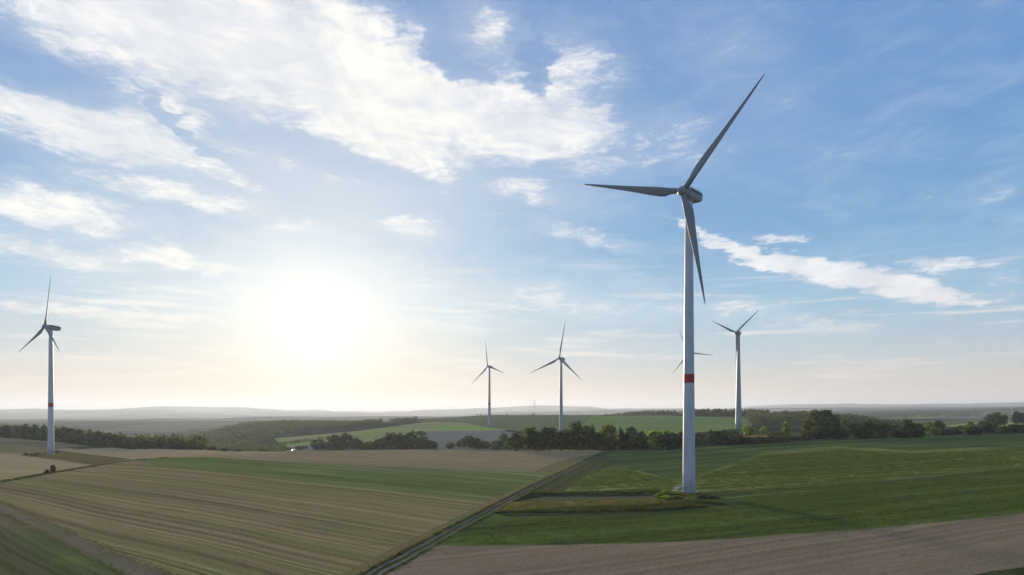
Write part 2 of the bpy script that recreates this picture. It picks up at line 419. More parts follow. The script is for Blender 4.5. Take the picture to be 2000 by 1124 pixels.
DARK_GRASS = field_mat('ditch_grass', (.062, .070, .026), (.085, .085, .035), (.05, .07, .02), 1330, 1.0, .3, .5, .3, patch=9, bump=.2)
GRAVEL = field_mat('gravel_rut', (.19, .165, .135), (.145, .13, .10), (.11, .105, .06), 1330, .5, .3, .4, .12, patch=10, bump=.04)
LANE = field_mat('trodden_lane', (.200, .165, .098), (.150, .135, .068), (.12, .125, .05), -400, .9, .35, .45, .3, patch=16, bump=.06)
PAD_LANE = field_mat('worn_access_lane', (.140, .122, .076), (.105, .105, .048), (.085, .10, .035), 3000, .7, .5, .5, .4, patch=9, bump=.06)
MEADOW = field_mat('far_meadow', (.245, .265, .080), (.285, .26, .105), (.20, .26, .06), -200, 5, .3, .5, .3, patch=90)
BRIGHT = field_mat('far_bright_crop', (.215, .330, .055), (.26, .33, .075), (.17, .27, .05), -900, 4, .25, .4, .2, patch=90)
GREYFIELD = field_mat('far_grey_soil', (.205, .185, .145), (.18, .165, .125), (.15, .16, .085), -600, 4, .3, .5, .2, patch=90)
DOMEFIELD = field_mat('far_brown_green', (.115, .145, .055), (.145, .135, .072), (.09, .14, .045), -1500, 6, .3, .5, .3, patch=160)
GREENFIELD = field_mat('far_green_crop', (.135, .225, .050), (.175, .20, .07), (.105, .20, .04), -1200, 5, .3, .5, .3, patch=140)
def make_country():
    """distant patchwork of fields and woods"""
    m, N = new_mat('far_countryside')
    pos = S(N, N.new('ShaderNodeNewGeometry').outputs['Position'])
    w = N.vmath('SCALE', N.noise(N.mapping(pos, scl=(.002, .002, 0)), 1.0, 3.0, color=True), scale=260.0)
    q = N.mapping(N.vmath('ADD', pos, w), rot=(0, 0, .5), scl=(.0030, .0018, 0))
    v = N.new('ShaderNodeTexVoronoi', feature='F1'); N.put(v.inputs['Vector'], q); v.inputs['Scale'].default_value = 1.0
    vc, vy, vz = N.sep(S(N, v.outputs['Color']))
    c = N.mix(N.ramp(vc, .2, .8), (.055, .070, .028), (.14, .115, .065))
    c = N.mix(N.ramp(vy, .6, .75), c, (.085, .12, .035))
    wood = N.noise(N.mapping(pos, loc=(900, 0, 0), scl=(.0011, .0007, 0)), 1.0, 5.0, .6)
    c = N.mix(N.ramp(wood, .43, .50), c, (.022, .032, .016))
    f = N.noise(N.mapping(pos, scl=(.02, .02, 0)), 1.0, 4.0, .65)
    c = N.vmath('SCALE', c, scale=f * .8 + .6)
    return finish(m, N, c, 1.0, 0.0)
COUNTRY = make_country()

# ------------------------------------------------------------------ land use (photograph pixels unprojected on to the terrain)
def dens_px(pts, n=10):
    out = []
    for (a, b) in zip(pts[:-1], pts[1:]):
        for k in range(n): t = k / n; out.append((a[0] + (b[0] - a[0]) * t, a[1] + (b[1] - a[1]) * t))
    out.append(pts[-1]); return out
def chaikin(p, it=2):
    for _ in range(it):
        q = [p[0]]
        for a, b in zip(p[:-1], p[1:]):
            q += [(a[0] * .75 + b[0] * .25, a[1] * .75 + b[1] * .25), (a[0] * .25 + b[0] * .75, a[1] * .25 + b[1] * .75)]
        p = q + [p[-1]]
    return p
def ground_line(pts, ymin=55., smooth=True):
    p = chaikin(pts, 2) if smooth else list(pts)
    return [G(a, b, ymin) for a, b in p]
TRACK_PX = [(1196, 880), (1176, 888), (1150, 899), (1105, 922), (1040, 953), (960, 996), (880, 1039), (800, 1083), (730, 1122), (600, 1195), (480, 1262)]
TRACK = ground_line(TRACK_PX)
LANE_PX = [(-500, 815 + 45), (-250, 900), (-100, 945), (0, 988), (60, 1016), (130, 1048), (210, 1085), (290, 1122), (400, 1172), (560, 1245)]
LANE_L = ground_line(LANE_PX)
HLANE = ground_line([(-220, 985), (-100, 962), (0, 942), (90, 926), (180, 911), (262, 899), (330, 894)])
def resample(pl, step):
    P = np.array(pl); d = np.r_[0, np.cumsum(np.hypot(*np.diff(P, axis=0).T))]
    n = max(2, int(d[-1] / step)); t = np.linspace(0, d[-1], n)
    return np.c_[np.interp(t, d, P[:, 0]), np.interp(t, d, P[:, 1])]
def strip(pl, o0, o1, step=4.0):
    """polygon between lateral offsets o0 < o1 (positive = right of the direction of travel)"""
    P = resample(pl, step)
    T = np.gradient(P, axis=0); T /= np.hypot(T[:, 0], T[:, 1])[:, None]
    R = np.c_[T[:, 1], -T[:, 0]]
    return [tuple(v) for v in P + R * o0] + [tuple(v) for v in (P + R * o1)[::-1]]
def offset(pl, o, step=4.0):
    return strip(pl, o, o + 1, step)[:len(resample(pl, step))]
B1 = ground_line([(700, 1063), (860, 1066), (1000, 1067), (1300, 1061), (1600, 1042), (1800, 1025), (2000, 1003), (2200, 980), (2500, 945)])
MIDLINE = ground_line([(1330, 966), (1480, 956), (1650, 946), (1800, 933), (2000, 913), (2200, 895), (2600, 862)])
def PX(pts, ymin=55., n=6): return [G(a, b, ymin) for a, b in dens_px(pts, n)]
LANDUSE = []     # name, material, polygon, label
def use(name, mat, poly, label): LANDUSE.append((name, mat, poly, label))
# plateau base cover, then fields over it, then margins, lanes and ruts
use('meadow', GRASS, [(r * math.sin(a), r * math.cos(a)) for r, a in [(700, t) for t in np.linspace(-3.1, 3.1, 90)]], 'rough grassland on the plateau round the fields')
use('meadow', STUBBLE_UP, PX([(-700, 852), (-200, 852), (0, 853), (170, 869), (340, 877), (430, 879), (640, 880), (860, 877), (1000, 877), (1180, 880), (1100, 926), (900, 925), (280, 925), (-60, 935), (-700, 1000)]), 'dry tan stubble strip below the hedges at the plateau edge')
use('stubble_field', STUBBLE_PALE, PX([(112, 879), (225, 874), (350, 879), (560, 882), (560, 886), (420, 889), (330, 893), (262, 898), (165, 886)]), 'pale straw-coloured stubble wedge right of the left turbine')
use('stubble_field', STUBBLE_PALE, PX([(-700, 930), (-300, 895), (0, 886), (60, 893), (178, 910), (90, 925), (0, 941), (-220, 984), (-700, 1090)]), 'pale striped stubble in front of the left turbine')
use('meadow', DRY_GRASS, PX([(-400, 862), (0, 862), (90, 864), (150, 869), (128, 876), (60, 886), (0, 884), (-400, 890)]), 'yellowish dry meadow strip behind the left turbine')
use('meadow', DARK_GRASS, PX([(128, 874), (150, 872), (225, 872), (215, 875), (150, 878)]), 'dark ploughed tongue of land below the left wood')
use('turbine_pad', DRY_OLIVE, PX([(40, 888), (111, 880), (161, 886), (258, 897), (182, 909), (120, 899), (55, 892)]), 'tufted olive grass wedge round the foot of the left turbine')
BIG = offset(HLANE, 1.0) + PX([(300, 907), (420, 921), (500, 931), (700, 955), (833, 966), (962, 981)]) + offset(TRACK, 2.2)[30:] + offset(LANE_L, -2.0)[::-1]
use('meadow', DRY_GRASS, PX([(1040, 922), (1085, 903), (1120, 894), (1172, 886), (1120, 914), (1080, 934)]), 'yellowing grass corner beside the far end of the track')
use('crop_field', LEFT_CROP, offset(LANE_L, 2.0) + [(-40, 60), (-400, 60), (-600, 200)], 'green and brown weedy field in the bottom left corner')
use('crop_field', CROP, PX([(1196, 880), (1330, 877), (1450, 869), (1560, 862), (1700, 857), (1850, 851), (2000, 847), (2400, 838), (2700, 832)]) + [MIDLINE[-1]] + MIDLINE[::-1] + PX([(1290, 963), (1040, 963), (1105, 922)]), 'upper green field with tramlines below the right hedge')
use('crop_field', CROP_ROWS, PX([(1150, 915), (1215, 912), (1330, 940), (1500, 880), (1640, 872), (1780, 880), (2050, 868), (2300, 870)]) + PX([(2300, 886), (2000, 911), (1800, 931), (1650, 944), (1480, 954), (1330, 962), (1095, 961)]), 'strip of rowed lighter crop crossing the right field')
use('crop_field', CROP_BARE, PX([(1172, 890), (1215, 902), (1150, 928), (1100, 961), (1042, 962), (1105, 924)]), 'thin brownish crop corner between track and rows')
use('crop_field', CROP, offset(TRACK, -4.0)[20:][::-1][:0] + PX([(962, 1003), (1000, 1010), (1120, 1006), (1300, 1000), (1400, 975)]) + MIDLINE + B1[::-1], 'smooth dark green field in front of the tallest turbine')
use('stubble_field', STUBBLE_RT, B1 + [(500, 60), (0, 40), (-40, 60)], 'greyish brown stubble field along the bottom right')
use('stubble_field', STUBBLE, BIG, 'large brown stubble field with long furrows filling the lower left')
use('crop_field', CATCH_CROP, PX([(262, 900), (300, 896), (400, 893), (500, 899), (633, 906), (766, 912), (866, 916), (1000, 921), (1100, 924), (1100, 926)], n=8) + PX([(975, 984), (962, 981), (833, 966), (700, 955), (500, 931), (420, 921), (300, 907)]), 'long thin green crop strip tapering to the left')
use('meadow', DARK_GRASS, PX([(1890, 1124), (1960, 1113), (2060, 1098), (2400, 1040), (2500, 1200), (1800, 1200)]), 'dark green grass corner at the bottom right edge')
use('verge', DRY_GRASS, strip(MIDLINE, -1.4, 0.6), 'thin light grass line between the two right fields')
use('verge', DARK_GRASS, strip(MIDLINE, 0.6, 1.6), 'thin dark furrow line between the two right fields')
use('verge', DRY_GRASS, strip(B1, -0.5, 0.5), 'thin pale line between green crop and bottom stubble')
use('meadow', DARK_GRASS, PX([(1036, 961), (1140, 962), (1290, 957), (1292, 966), (1150, 968), (1050, 968)]), 'dark ditch strip behind the access lane')
use('access_lane', PAD_LANE, PX([(1010, 979), (1060, 971), (1150, 970.5), (1250, 970), (1300, 967), (1335, 969), (1330, 975), (1290, 976), (1150, 976), (1060, 979)]), 'pale trodden access lane leading to the tallest turbine')
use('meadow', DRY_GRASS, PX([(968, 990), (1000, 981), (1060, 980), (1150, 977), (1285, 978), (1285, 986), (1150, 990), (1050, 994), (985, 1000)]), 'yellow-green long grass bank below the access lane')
use('meadow', DARK_GRASS, PX([(975, 1004), (1050, 996), (1150, 990), (1285, 984), (1350, 978), (1400, 978), (1418, 985), (1390, 993), (1290, 1001), (1150, 1005), (1000, 1008)]), 'tall grass edge below the bank, its shade put into dark colour')  # shadow side of the tall grass, drawn as a darker strip
use('turbine_pad', GRASS, PX([(1280, 974), (1292, 965), (1312, 960), (1345, 960), (1366, 965), (1372, 971), (1350, 977), (1300, 981)]), 'grassy round pad under the tallest turbine')
use('verge', DARK_GRASS, strip(TRACK, -2.3, 2.8), 'dark grassy verges along the dirt track')
use('verge', DRY_GRASS, strip(TRACK, 2.6, 5.6), 'dry grass margin on the left of the dirt track')
use('dirt_track', GRAVEL, strip(TRACK, 0.45, 1.5), 'left pale wheel rut of the dirt track')
use('dirt_track', GRAVEL, strip(TRACK, -1.5, -0.45), 'right pale wheel rut of the dirt track')
use('farm_lane', LANE, strip(LANE_L, -2.2, 2.6), 'broad pale grassy lane crossing the lower left corner')
use('verge', DARK_GRASS, strip(HLANE, -1.8, 2.0), 'dark edge of the narrow lane below the left turbine')
use('farm_lane', LANE, strip(HLANE, -0.7, 0.9), 'narrow pale lane below the left turbine')
# slopes beyond the plateau edge
use('meadow', MEADOW, PX([(536, 856), (600, 851), (700, 842), (760, 834), (830, 825), (905, 824), (950, 830), (940, 842), (840, 846), (820, 872), (640, 877), (560, 874), (545, 866)], 800), 'yellow-green sloping meadow beyond the hedge left of centre')
use('crop_field', BRIGHT, PX([(548, 868), (600, 862), (660, 857), (656, 864), (600, 869), (566, 873)], 800), 'short bright green strip behind the left hedge')
use('ploughed_field', GREYFIELD, PX([(566, 873), (600, 869), (656, 865), (700, 866), (700, 880), (570, 879)], 800), 'brown ploughed patch behind the left hedge')
use('crop_field', BRIGHT, PX([(835, 841), (880, 832), (960, 833), (1010, 838), (975, 842), (840, 843)], 800), 'bright green crop strip left of the small turbine with the narrow base')
use('ploughed_field', GREYFIELD, PX([(826, 845), (840, 842), (975, 841), (1010, 846), (1000, 878), (826, 878)], 700), 'grey ploughed field below the small centre turbine')
use('crop_field', DOMEFIELD, PX([(806, 823), (840, 818), (900, 812.5), (960, 811.5), (1110, 811.5), (1155, 812.5), (1150, 822), (1090, 842), (1010, 842), (960, 836), (905, 826), (830, 824)], 900), 'brownish green field on the rounded hill at the centre horizon')
use('crop_field', GREENFIELD, PX([(1155, 812.5), (1300, 812.5), (1460, 817), (1470, 834), (1400, 842), (1300, 850), (1150, 850), (1100, 842), (1150, 822)], 750), 'green field on the hill behind the tallest turbine')
use('crop_field', MEADOW, PX([(1840, 832), (1900, 826), (2000, 823), (2200, 820), (2200, 830), (2000, 831), (1900, 834)], 760), 'pale field strip behind the right hedge')
use('crop_field', MEADOW, PX([(1690, 818), (1760, 813), (1860, 809), (1850, 815), (1800, 818)], 1500), 'pale green field far off on the right')
use('ploughed_field', GREYFIELD, PX([(1840, 818), (1860, 809), (1930, 806), (1960, 812), (1900, 818)], 1500), 'mauve ploughed field far off on the right')

def build_land():
    K = 1.0
    def to_uv(P):
        P = np.asarray(P, float)
        return np.c_[np.arctan2(P[:, 0], P[:, 1]) * K, np.log(np.maximum(np.hypot(P[:, 0], P[:, 1]), 20))]
    pts, edges, polys = [], [], []
    def add_grid(a0, a1, da, l0, l1, dl):
        aa = np.linspace(a0, a1, max(2, int(round((a1 - a0) / da)) + 1)); ll = np.linspace(l0, l1, max(2, int(round((l1 - l0) / dl)) + 1))
        A, L = np.meshgrid(aa, ll); pts.extend(zip(A.ravel(), L.ravel()))
    l = math.log
    add_grid(RAD(-46), RAD(46), RAD(.45), l(60), l(700), .025)
    add_grid(RAD(-46), RAD(46), RAD(.35), l(715), l(3000), .022)
    add_grid(RAD(-46), RAD(46), RAD(.30), l(3080), l(26000), .030)
    add_grid(RAD(-46), RAD(46), RAD(1.5), l(26800), l(30000), .05)
    add_grid(RAD(-46), RAD(46), RAD(3), l(20), l(56), .2)
    for s in (-1, 1): add_grid(*sorted((s * RAD(48), s * math.pi)), RAD(4), l(20), l(30000), .13)
    npl = len(pts)
    for (nm, mt, poly, lb) in LANDUSE:
        P = np.array(poly)
        P[:, 0] += 0.45 * vnoise(P[:, 0] / 6, P[:, 1] / 6, 21) + .25 * vnoise(P[:, 0] / 2.2, P[:, 1] / 2.2, 23)
        P[:, 1] += 0.45 * vnoise(P[:, 0] / 6, P[:, 1] / 6, 22) + .25 * vnoise(P[:, 0] / 2.2, P[:, 1] / 2.2, 24)
        uv = to_uv(P)
        # subdivide long edges in the (azimuth, log distance) chart
        out = []
        Q = np.r_[P, P[:1]]
        for a, b in zip(Q[:-1], Q[1:]):
            ua, ub = to_uv([a])[0], to_uv([b])[0]
            n = int(min(60, max(1, math.ceil(math.hypot(*(ub - ua)) / 0.02))))
            for k in range(n): out.append(a + (b - a) * (k / n))
        uv = to_uv(out)
        polys.append(uv)
        i0 = len(pts); n = len(uv)
        pts.extend(map(tuple, uv)); edges.extend((i0 + k, i0 + (k + 1) % n) for k in range(n))
    res = delaunay_2d_cdt([Vector((float(a), float(b))) for a, b in pts], edges, [], 0, 1e-6, False)
    UV = np.array([(v.x, v.y) for v in res[0]]); F = np.array(res[2])
    C = UV[F].mean(1)
    owner = np.full(len(F), -1)
    for i, pl in enumerate(polys):
        lo, hi = pl.min(0), pl.max(0)
        cand = np.nonzero(((C >= lo) & (C <= hi)).all(1))[0]
        if not len(cand): continue
        cx, cy = C[cand, 0], C[cand, 1]; ins = np.zeros(len(cand), bool)
        for (x0, y0), (x1, y1) in zip(pl, np.roll(pl, -1, 0)):
            if y0 == y1: continue
            c = (y0 > cy) != (y1 > cy)
            ins ^= c & (cx < (x1 - x0) * (cy - y0) / (y1 - y0) + x0)
        owner[cand[ins]] = i
    R = np.exp(UV[:, 1]); X = R * np.sin(UV[:, 0] / K); Y = R * np.cos(UV[:, 0] / K)
    V = np.c_[X, Y, H(X, Y)]
    # faces must look up
    a, b, c = V[F[:, 0]], V[F[:, 1]], V[F[:, 2]]
    nz = (b[:, 0] - a[:, 0]) * (c[:, 1] - a[:, 1]) - (b[:, 1] - a[:, 1]) * (c[:, 0] - a[:, 0])
    F[nz < 0] = F[nz < 0][:, ::-1]
    def emit(sel, name, mat, label):
        f = F[sel]
        if not len(f): return None
        u, inv = np.unique(f, return_inverse=True)
        o = link(name, mesh_np(name, V[u], inv.reshape(f.shape), mat, True))
        return tag(o, label, kind='structure')
    emit(owner == -1, 'ground', COUNTRY, 'hazy patchwork of far hills and valleys reaching the horizon')
    for i, (nm, mt, pl, lb) in enumerate(LANDUSE): emit(owner == i, nm, mt, lb)
    n = 24
    ring = [(21 * math.sin(t), 21 * math.cos(t)) for t in np.linspace(0, 2 * math.pi, n, endpoint=False)]
    v = [(x, y, 0) for x, y in ring] + [(0, 0, 0)]
    link('ground', mesh_np('ground', np.array(v), np.array([((k + 1) % n, k, n) for k in range(n)]), STUBBLE))['kind'] = 'structure'
build_land()

# ------------------------------------------------------------------ wind turbines
def paint_mat(name, col, rough=0.45, dirt=0.24, spec=0.4):
    m, N = new_mat(name)
    pos = S(N, N.new('ShaderNodeTexCoord').outputs['Object'])
    n = N.noise(N.mapping(pos, scl=(.9, .9, .06)), 1.0, 4.0, 0.6, dim='3D')
    g = N.noise(N.mapping(pos, scl=(.35, .35, .35)), 1.0, 3.0, 0.5, dim='3D')
    c = N.vmath('SCALE', col, scale=1.0 + dirt * .5 - N.ramp(n * .6 + g * .4, .42, .70) * dirt)
    return finish(m, N, c, rough, spec)
TOWER_PAINT = paint_mat('tower_paint', (.50, .515, .54))
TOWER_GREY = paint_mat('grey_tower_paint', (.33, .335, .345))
BLADE_PAINT = paint_mat('blade_gelcoat', (.23, .235, .245), .5, .10, .3)
NACELLE_PAINT = paint_mat('nacelle_shell', (.26, .265, .27), .5, .16, .3)
RED_PAINT = paint_mat('red_marking_paint', (.36, .020, .022), .5, .2)
DARK_PAINT = paint_mat('dark_louvre', (.035, .037, .04), .6, .2)
STEEL = paint_mat('galvanised_steel', (.38, .39, .40), .45, .25)
CONCRETE = paint_mat('foundation_concrete', (.36, .35, .32), .9, .3, .1)

def loft(rings, cap0=True, cap1=True):
    """rings: list of (n,3) arrays with equal n -> V, faces"""
    n = len(rings[0]); V = np.concatenate(rings); F = []
    for i in range(len(rings) - 1):
        for k in range(n):
            a, b = i * n + k, i * n + (k + 1) % n
            F.append((a, b, b + n, a + n))
    return V, F, n, len(rings), cap0, cap1
def loft_mesh(name, rings, mat, smooth=True, cap0=True, cap1=True):
    V, F, n, m, c0, c1 = loft(rings)
    F = list(F)
    if cap0: F.append(tuple(range(n))[::-1])
    if cap1: F.append(tuple((m - 1) * n + k for k in range(n)))
    me = bpy.data.meshes.new(name)
    me.from_pydata([tuple(map(float, v)) for v in V], [], F)
    if smooth:
        for p in me.polygons: p.use_smooth = len(p.vertices) == 4
    me.materials.append(mat)
    return me
def circle(r, z, n=40, cx=0., cy=0.):
    t = np.linspace(0, 2 * math.pi, n, endpoint=False)
    return np.c_[cx + r * np.cos(t), cy + r * np.sin(t), np.full(n, float(z))]
def boxes_mesh(name, boxes, mat, bevel=0.0):
    """boxes: (centre, size, euler) joined into one part"""
    bm = bmesh.new()
    for c, s, e in boxes:
        M = Matrix.Translation(c) @ Euler(e).to_matrix().to_4x4() @ Matrix.Diagonal((*s, 1))
        bmesh.ops.create_cube(bm, size=1.0, matrix=M)
    if bevel: bmesh.ops.bevel(bm, geom=bm.edges[:], offset=bevel, segments=1, affect='EDGES')
    me = bpy.data.meshes.new(name); bm.to_mesh(me); bm.free(); me.materials.append(mat)
    return me
def bar(p, q, w):
    p, q = Vector(p), Vector(q); d = q - p
    return ((p + q) / 2, (w, w, d.length), d.to_track_quat('Z', 'Y').to_euler())

def blade_mesh(R, kmax=3.25):
    st = [(.030, 1.9, 1.0, 0), (.075, 1.92, 1.0, 0), (.115, 2.3, .78, 17), (.155, 3.0, .52, 15), (.20, kmax, .36, 13), (.26, kmax * .95, .29, 11), (.34, kmax * .84, .25, 8.5),
          (.45, kmax * .68, .22, 6), (.57, kmax * .53, .20, 4), (.70, kmax * .41, .18, 2.2), (.82, kmax * .30, .17, 1), (.91, kmax * .22, .16, 0), (.965, kmax * .15, .15, 0), (.99, kmax * .08, .15, 0), (1.0, .07, .3, 0)]
    n = 22; rings = []
    for s, c, t, tw in st:
        th = np.linspace(0, 2 * math.pi, n, endpoint=False)
        blend = min(1, max(0, (1 - t) / .5))
        off = .20 * blend
        x = c * (.5 * np.cos(th) - off)
        y = c * t * .5 * np.sin(th) * (1 - blend * .35 * (1 - np.cos(th)) * .9)     # thinner trailing edge
        a = RAD(-tw)
        xx, yy = x * math.cos(a) - y * math.sin(a), x * math.sin(a) + y * math.cos(a)
        rings.append(np.c_[xx, yy - 0.7 * s ** 2.2, np.full(n, s * R)])
    return loft_mesh('blade', rings, BLADE_PAINT)
def superring(w, h, z0, y, n=28, e=.32):
    t = np.linspace(0, 2 * math.pi, n, endpoint=False)
    c, s = np.cos(t), np.sin(t)
    x = np.sign(c) * np.abs(c) ** e * w / 2; z = np.sign(s) * np.abs(s) ** e * h / 2 + z0
    return np.c_[x, np.full(n, float(y)), z]
def nacelle_frame(loc, yaw, tilt):
    """local +Y points backwards from the hub, +Z up"""
    a, t = RAD(yaw), RAD(tilt)
    nrm = Vector((math.sin(a) * math.cos(t), math.cos(a) * math.cos(t), math.sin(t)))
    side = Vector((math.cos(a), -math.sin(a), 0)); up = side.cross(nrm).normalized()
    if up.z < 0: up = -up
    back = -nrm; x = back.cross(up).normalized()
    M = Matrix((x, back, up)).transposed().to_4x4(); M.translation = Vector(loc)
    return M, nrm, side, up
def turbine(name, hub, Y_base, yaw, tilt, phase, R, label, band=None, egg=False, cone=.03, r0=2.2, r1=1.3, door=False, over=4.3, paint=None):
    paint = paint or TOWER_PAINT
    hub = Vector(hub)
    M, nrm, side, up = nacelle_frame((0, 0, 0), yaw, tilt)
    base = hub - Vector((nrm.x, nrm.y, 0)).normalized() * over
    gz = h1(base.x, base.y)
    root = empty('wind_turbine', (base.x, base.y, gz))
    tag(root, label, 'wind turbine', 'wind turbines on the plateau')
    top = hub.z - gz - (1.75 if not egg else 2.0)
    zs = np.linspace(-.6, top, 15)
    def rad(z):
        u = max(0, z) / top
        return (r0 + (r1 - r0) * u) if not egg else r1 + (r0 - r1) * (1 - u) ** 1.25
    tw = link('tower', loft_mesh('tower', [circle(rad(z), z) for z in zs], paint), root)
    for fz in (.28, .55, .79):
        z = top * fz
        link('flange', loft_mesh('flange', [circle(rad(z) + .004, z - .11), circle(rad(z) + .03, z - .07), circle(rad(z) + .03, z + .07), circle(rad(z) + .004, z + .11)], paint, cap0=False, cap1=False), tw)
    if band:
        o = link('red_band', loft_mesh('red_band', [circle(rad(z) + .012, z) for z in (band, band + 3.1)], RED_PAINT, cap0=False, cap1=False), tw)
        o['label'] = 'red warning band round the tower'
    link('foundation', loft_mesh('foundation', [circle(r0 + 1.1, -.8), circle(r0 + 1.0, .22), circle(r0 + .9, .28)], CONCRETE, False), root)
    # nacelle
    hl = hub - Vector((base.x, base.y, gz))
    Mh = Matrix.Translation(hl) @ M
    if not egg:
        rings = [superring(2.3, 2.3, 0, 1.35, e=.8), superring(2.9, 2.9, .05, 1.55, e=.6), superring(3.5, 3.7, .15, 2.3), superring(3.6, 3.95, .2, 3.6), superring(3.6, 3.95, .2, 8.9),
                 superring(3.5, 3.5, .38, 10.3), superring(3.2, 2.7, .62, 11.1)]
        na = link('nacelle', loft_mesh('nacelle', rings, NACELLE_PAINT, False), root)
        b = link('vent_band', boxes_mesh('vent_band', [((s * 1.80, 6.6, .92), (.10, 7.6, .52), (0, 0, 0)) for s in (-1, 1)], DARK_PAINT), na)
        b['label'] = 'dark louvre stripe along the nacelle sides'
        link('rear_louvre', boxes_mesh('rear_louvre', [((0, 11.12, .35 + .32 * k), (2.2, .08, .16), (0, 0, 0)) for k in range(3)], DARK_PAINT), na)
        link('roof_hatch', boxes_mesh('roof_hatch', [((0, 6.0, 2.24), (1.5, 2.0, .16), (0, 0, 0))], NACELLE_PAINT, .04), na)
        link('wind_sensor', boxes_mesh('wind_sensor', [((-.5, 9.2, 2.75), (.12, .12, 1.3), (0, 0, 0)), ((.5, 9.2, 2.75), (.12, .12, 1.3), (0, 0, 0)), ((0, 9.2, 2.75), (1.2, .1, .1), (0, 0, 0)),
                                                       ((-.5, 9.05, 3.35), (.12, .5, .12), (0, 0, 0)), ((.5, 9.2, 3.4), (.35, .35, .10), (0, 0, 0))], STEEL), na)
        link('yaw_collar', loft_mesh('yaw_collar', [circle(r1 + .25, -2.35, cy=over), circle(r1 + .28, -1.55, cy=over)], NACELLE_PAINT), na)
    else:
        prof = [(1.1, 1.9), (2.0, 2.5), (3.4, 2.75), (5.0, 2.6), (6.8, 2.0), (8.2, 1.2), (9.0, .45)]
        rings = [superring(2 * r, 2 * r, 0, y, e=1.0) for y, r in prof]
        na = link('nacelle', loft_mesh('nacelle', rings, NACELLE_PAINT), root)
        link('wind_sensor', boxes_mesh('wind_sensor', [((0, 5.6, 2.9), (.14, .14, 1.4), (0, 0, 0)), ((0, 5.6, 3.4), (1.2, .12, .12), (0, 0, 0))], STEEL), na)
        link('tower_collar', loft_mesh('tower_collar', [circle(r1 + .1, -3.6, cy=over), circle(r1 + .5, -2.6, cy=over), circle(r1 + .8, -1.8, cy=over)], NACELLE_PAINT), na)
    na.matrix_local = Mh
    k = 1.0 if not egg else 1.15
    hp = [(1.25, 1.45), (.9, 1.72), (-.5, 1.75), (-1.2, 1.5), (-1.75, 1.05), (-2.05, .5), (-2.12, .06)]
    hb = link('hub', loft_mesh('hub', [superring(2 * r * k, 2 * r * k, 0, y, e=1.0) for y, r in hp], NACELLE_PAINT), root)
    hb.matrix_local = Mh
    bme = blade_mesh(R)
    for j in range(3):
        th = RAD(phase + 120 * j)
        d = (side * math.cos(th) + up * math.sin(th)) * math.cos(cone) + nrm * math.sin(cone)
        d.normalize(); mv = d.cross(nrm).normalized(); yv = d.cross(mv)
        B = Matrix((mv, yv, d)).transposed().to_4x4(); B.translation = hl
        bl = link('blade', bme, root); bl.matrix_local = B
        so = link('blade_socket', loft_mesh('blade_socket', [circle(1.12, .9, 24), circle(1.12, 1.62, 24), circle(1.0, 1.72, 24)], NACELLE_PAINT), hb)
        so.matrix_local = Mh.inverted() @ B
    if door:
        ang = RAD(192); ca, sa = math.cos(ang), math.sin(ang)
        Rz = Matrix.Rotation(ang, 4, 'Z')
        dr = link('door', boxes_mesh('door', [((0, 0, 0), (.16, .95, 2.2), (0, 0, 0))], STEEL, .03), root)
        dr.matrix_local = Rz @ Matrix.Translation((r0 - .02, 0, 3.1))
        link('door_handle', boxes_mesh('door_handle', [((.12, .3, 0), (.08, .05, .25), (0, 0, 0))], DARK_PAINT), dr)
        st = link('stairs', boxes_mesh('stairs', [((r0 + .65, 0, 1.93), (1.25, 1.25, .06), (0, 0, 0))] +
                  [((r0 + 1.45 + .27 * q, 0, 1.75 - .2 * q), (.27, 1.1, .05), (0, 0, 0)) for q in range(9)] +
                  [bar((r0 + 1.25, s * .58, 1.9), (r0 + 3.85, s * .58, -.1), .09) for s in (-1, 1)], STEEL), root)
        st.matrix_local = Rz
        rl = []
        for s in (-1, 1):
            rl += [bar((r0 + .1, s * .6, 2.95), (r0 + 1.25, s * .6, 2.95), .06), bar((r0 + 1.25, s * .6, 2.95), (r0 + 3.85, s * .6, .95), .06), bar((r0 + 1.25, s * .6, 2.45), (r0 + 3.85, s * .6, .45), .05)]
            rl += [bar((r0 + 1.25 + q * .86, s * .6, 1.9 - q * .65), (r0 + 1.25 + q * .86, s * .6, 2.95 - q * .66), .06) for q in range(4)]
        link('handrail', boxes_mesh('handrail', rl, STEEL), st)
        cb = link('transformer_box', boxes_mesh('transformer_box', [((0, 0, 0), (.9, 1.3, 1.5), (0, 0, 0)), ((0, 0, .82), (1.05, 1.45, .12), (0, 0, 0))], STEEL, .03), root)
        cb.matrix_local = Matrix.Rotation(RAD(150), 4, 'Z') @ Matrix.Translation((r0 + 2.4, 0, .6))
    return root
turbine('main', (59.0, 230.0, 104.3), None, 223.7, 1.5, 15.5, 42.2, 'tallest and nearest white wind turbine with red tower band, right of centre', band=38.2, cone=.06, r0=2.2, r1=1.28, door=True)
turbine('left', (-381.74, 544.0, 96.84), None, 213.0, 7.5, 92.0, 43.5, 'wind turbine with red band at the far left beside the dark wood', band=39.0, r0=2.35, r1=1.4)
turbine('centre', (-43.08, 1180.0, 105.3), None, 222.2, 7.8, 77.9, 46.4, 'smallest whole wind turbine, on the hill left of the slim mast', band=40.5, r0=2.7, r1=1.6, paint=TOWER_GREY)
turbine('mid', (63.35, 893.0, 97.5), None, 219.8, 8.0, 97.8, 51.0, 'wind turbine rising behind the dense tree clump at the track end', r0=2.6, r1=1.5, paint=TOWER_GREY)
turbine('right', (279.5, 830.0, 124.7), None, 240.0, 2.0, 26.5, 43.0, 'wind turbine with rounded head standing right of the tallest one', egg=True, r0=4.0, r1=1.7, paint=TOWER_GREY)
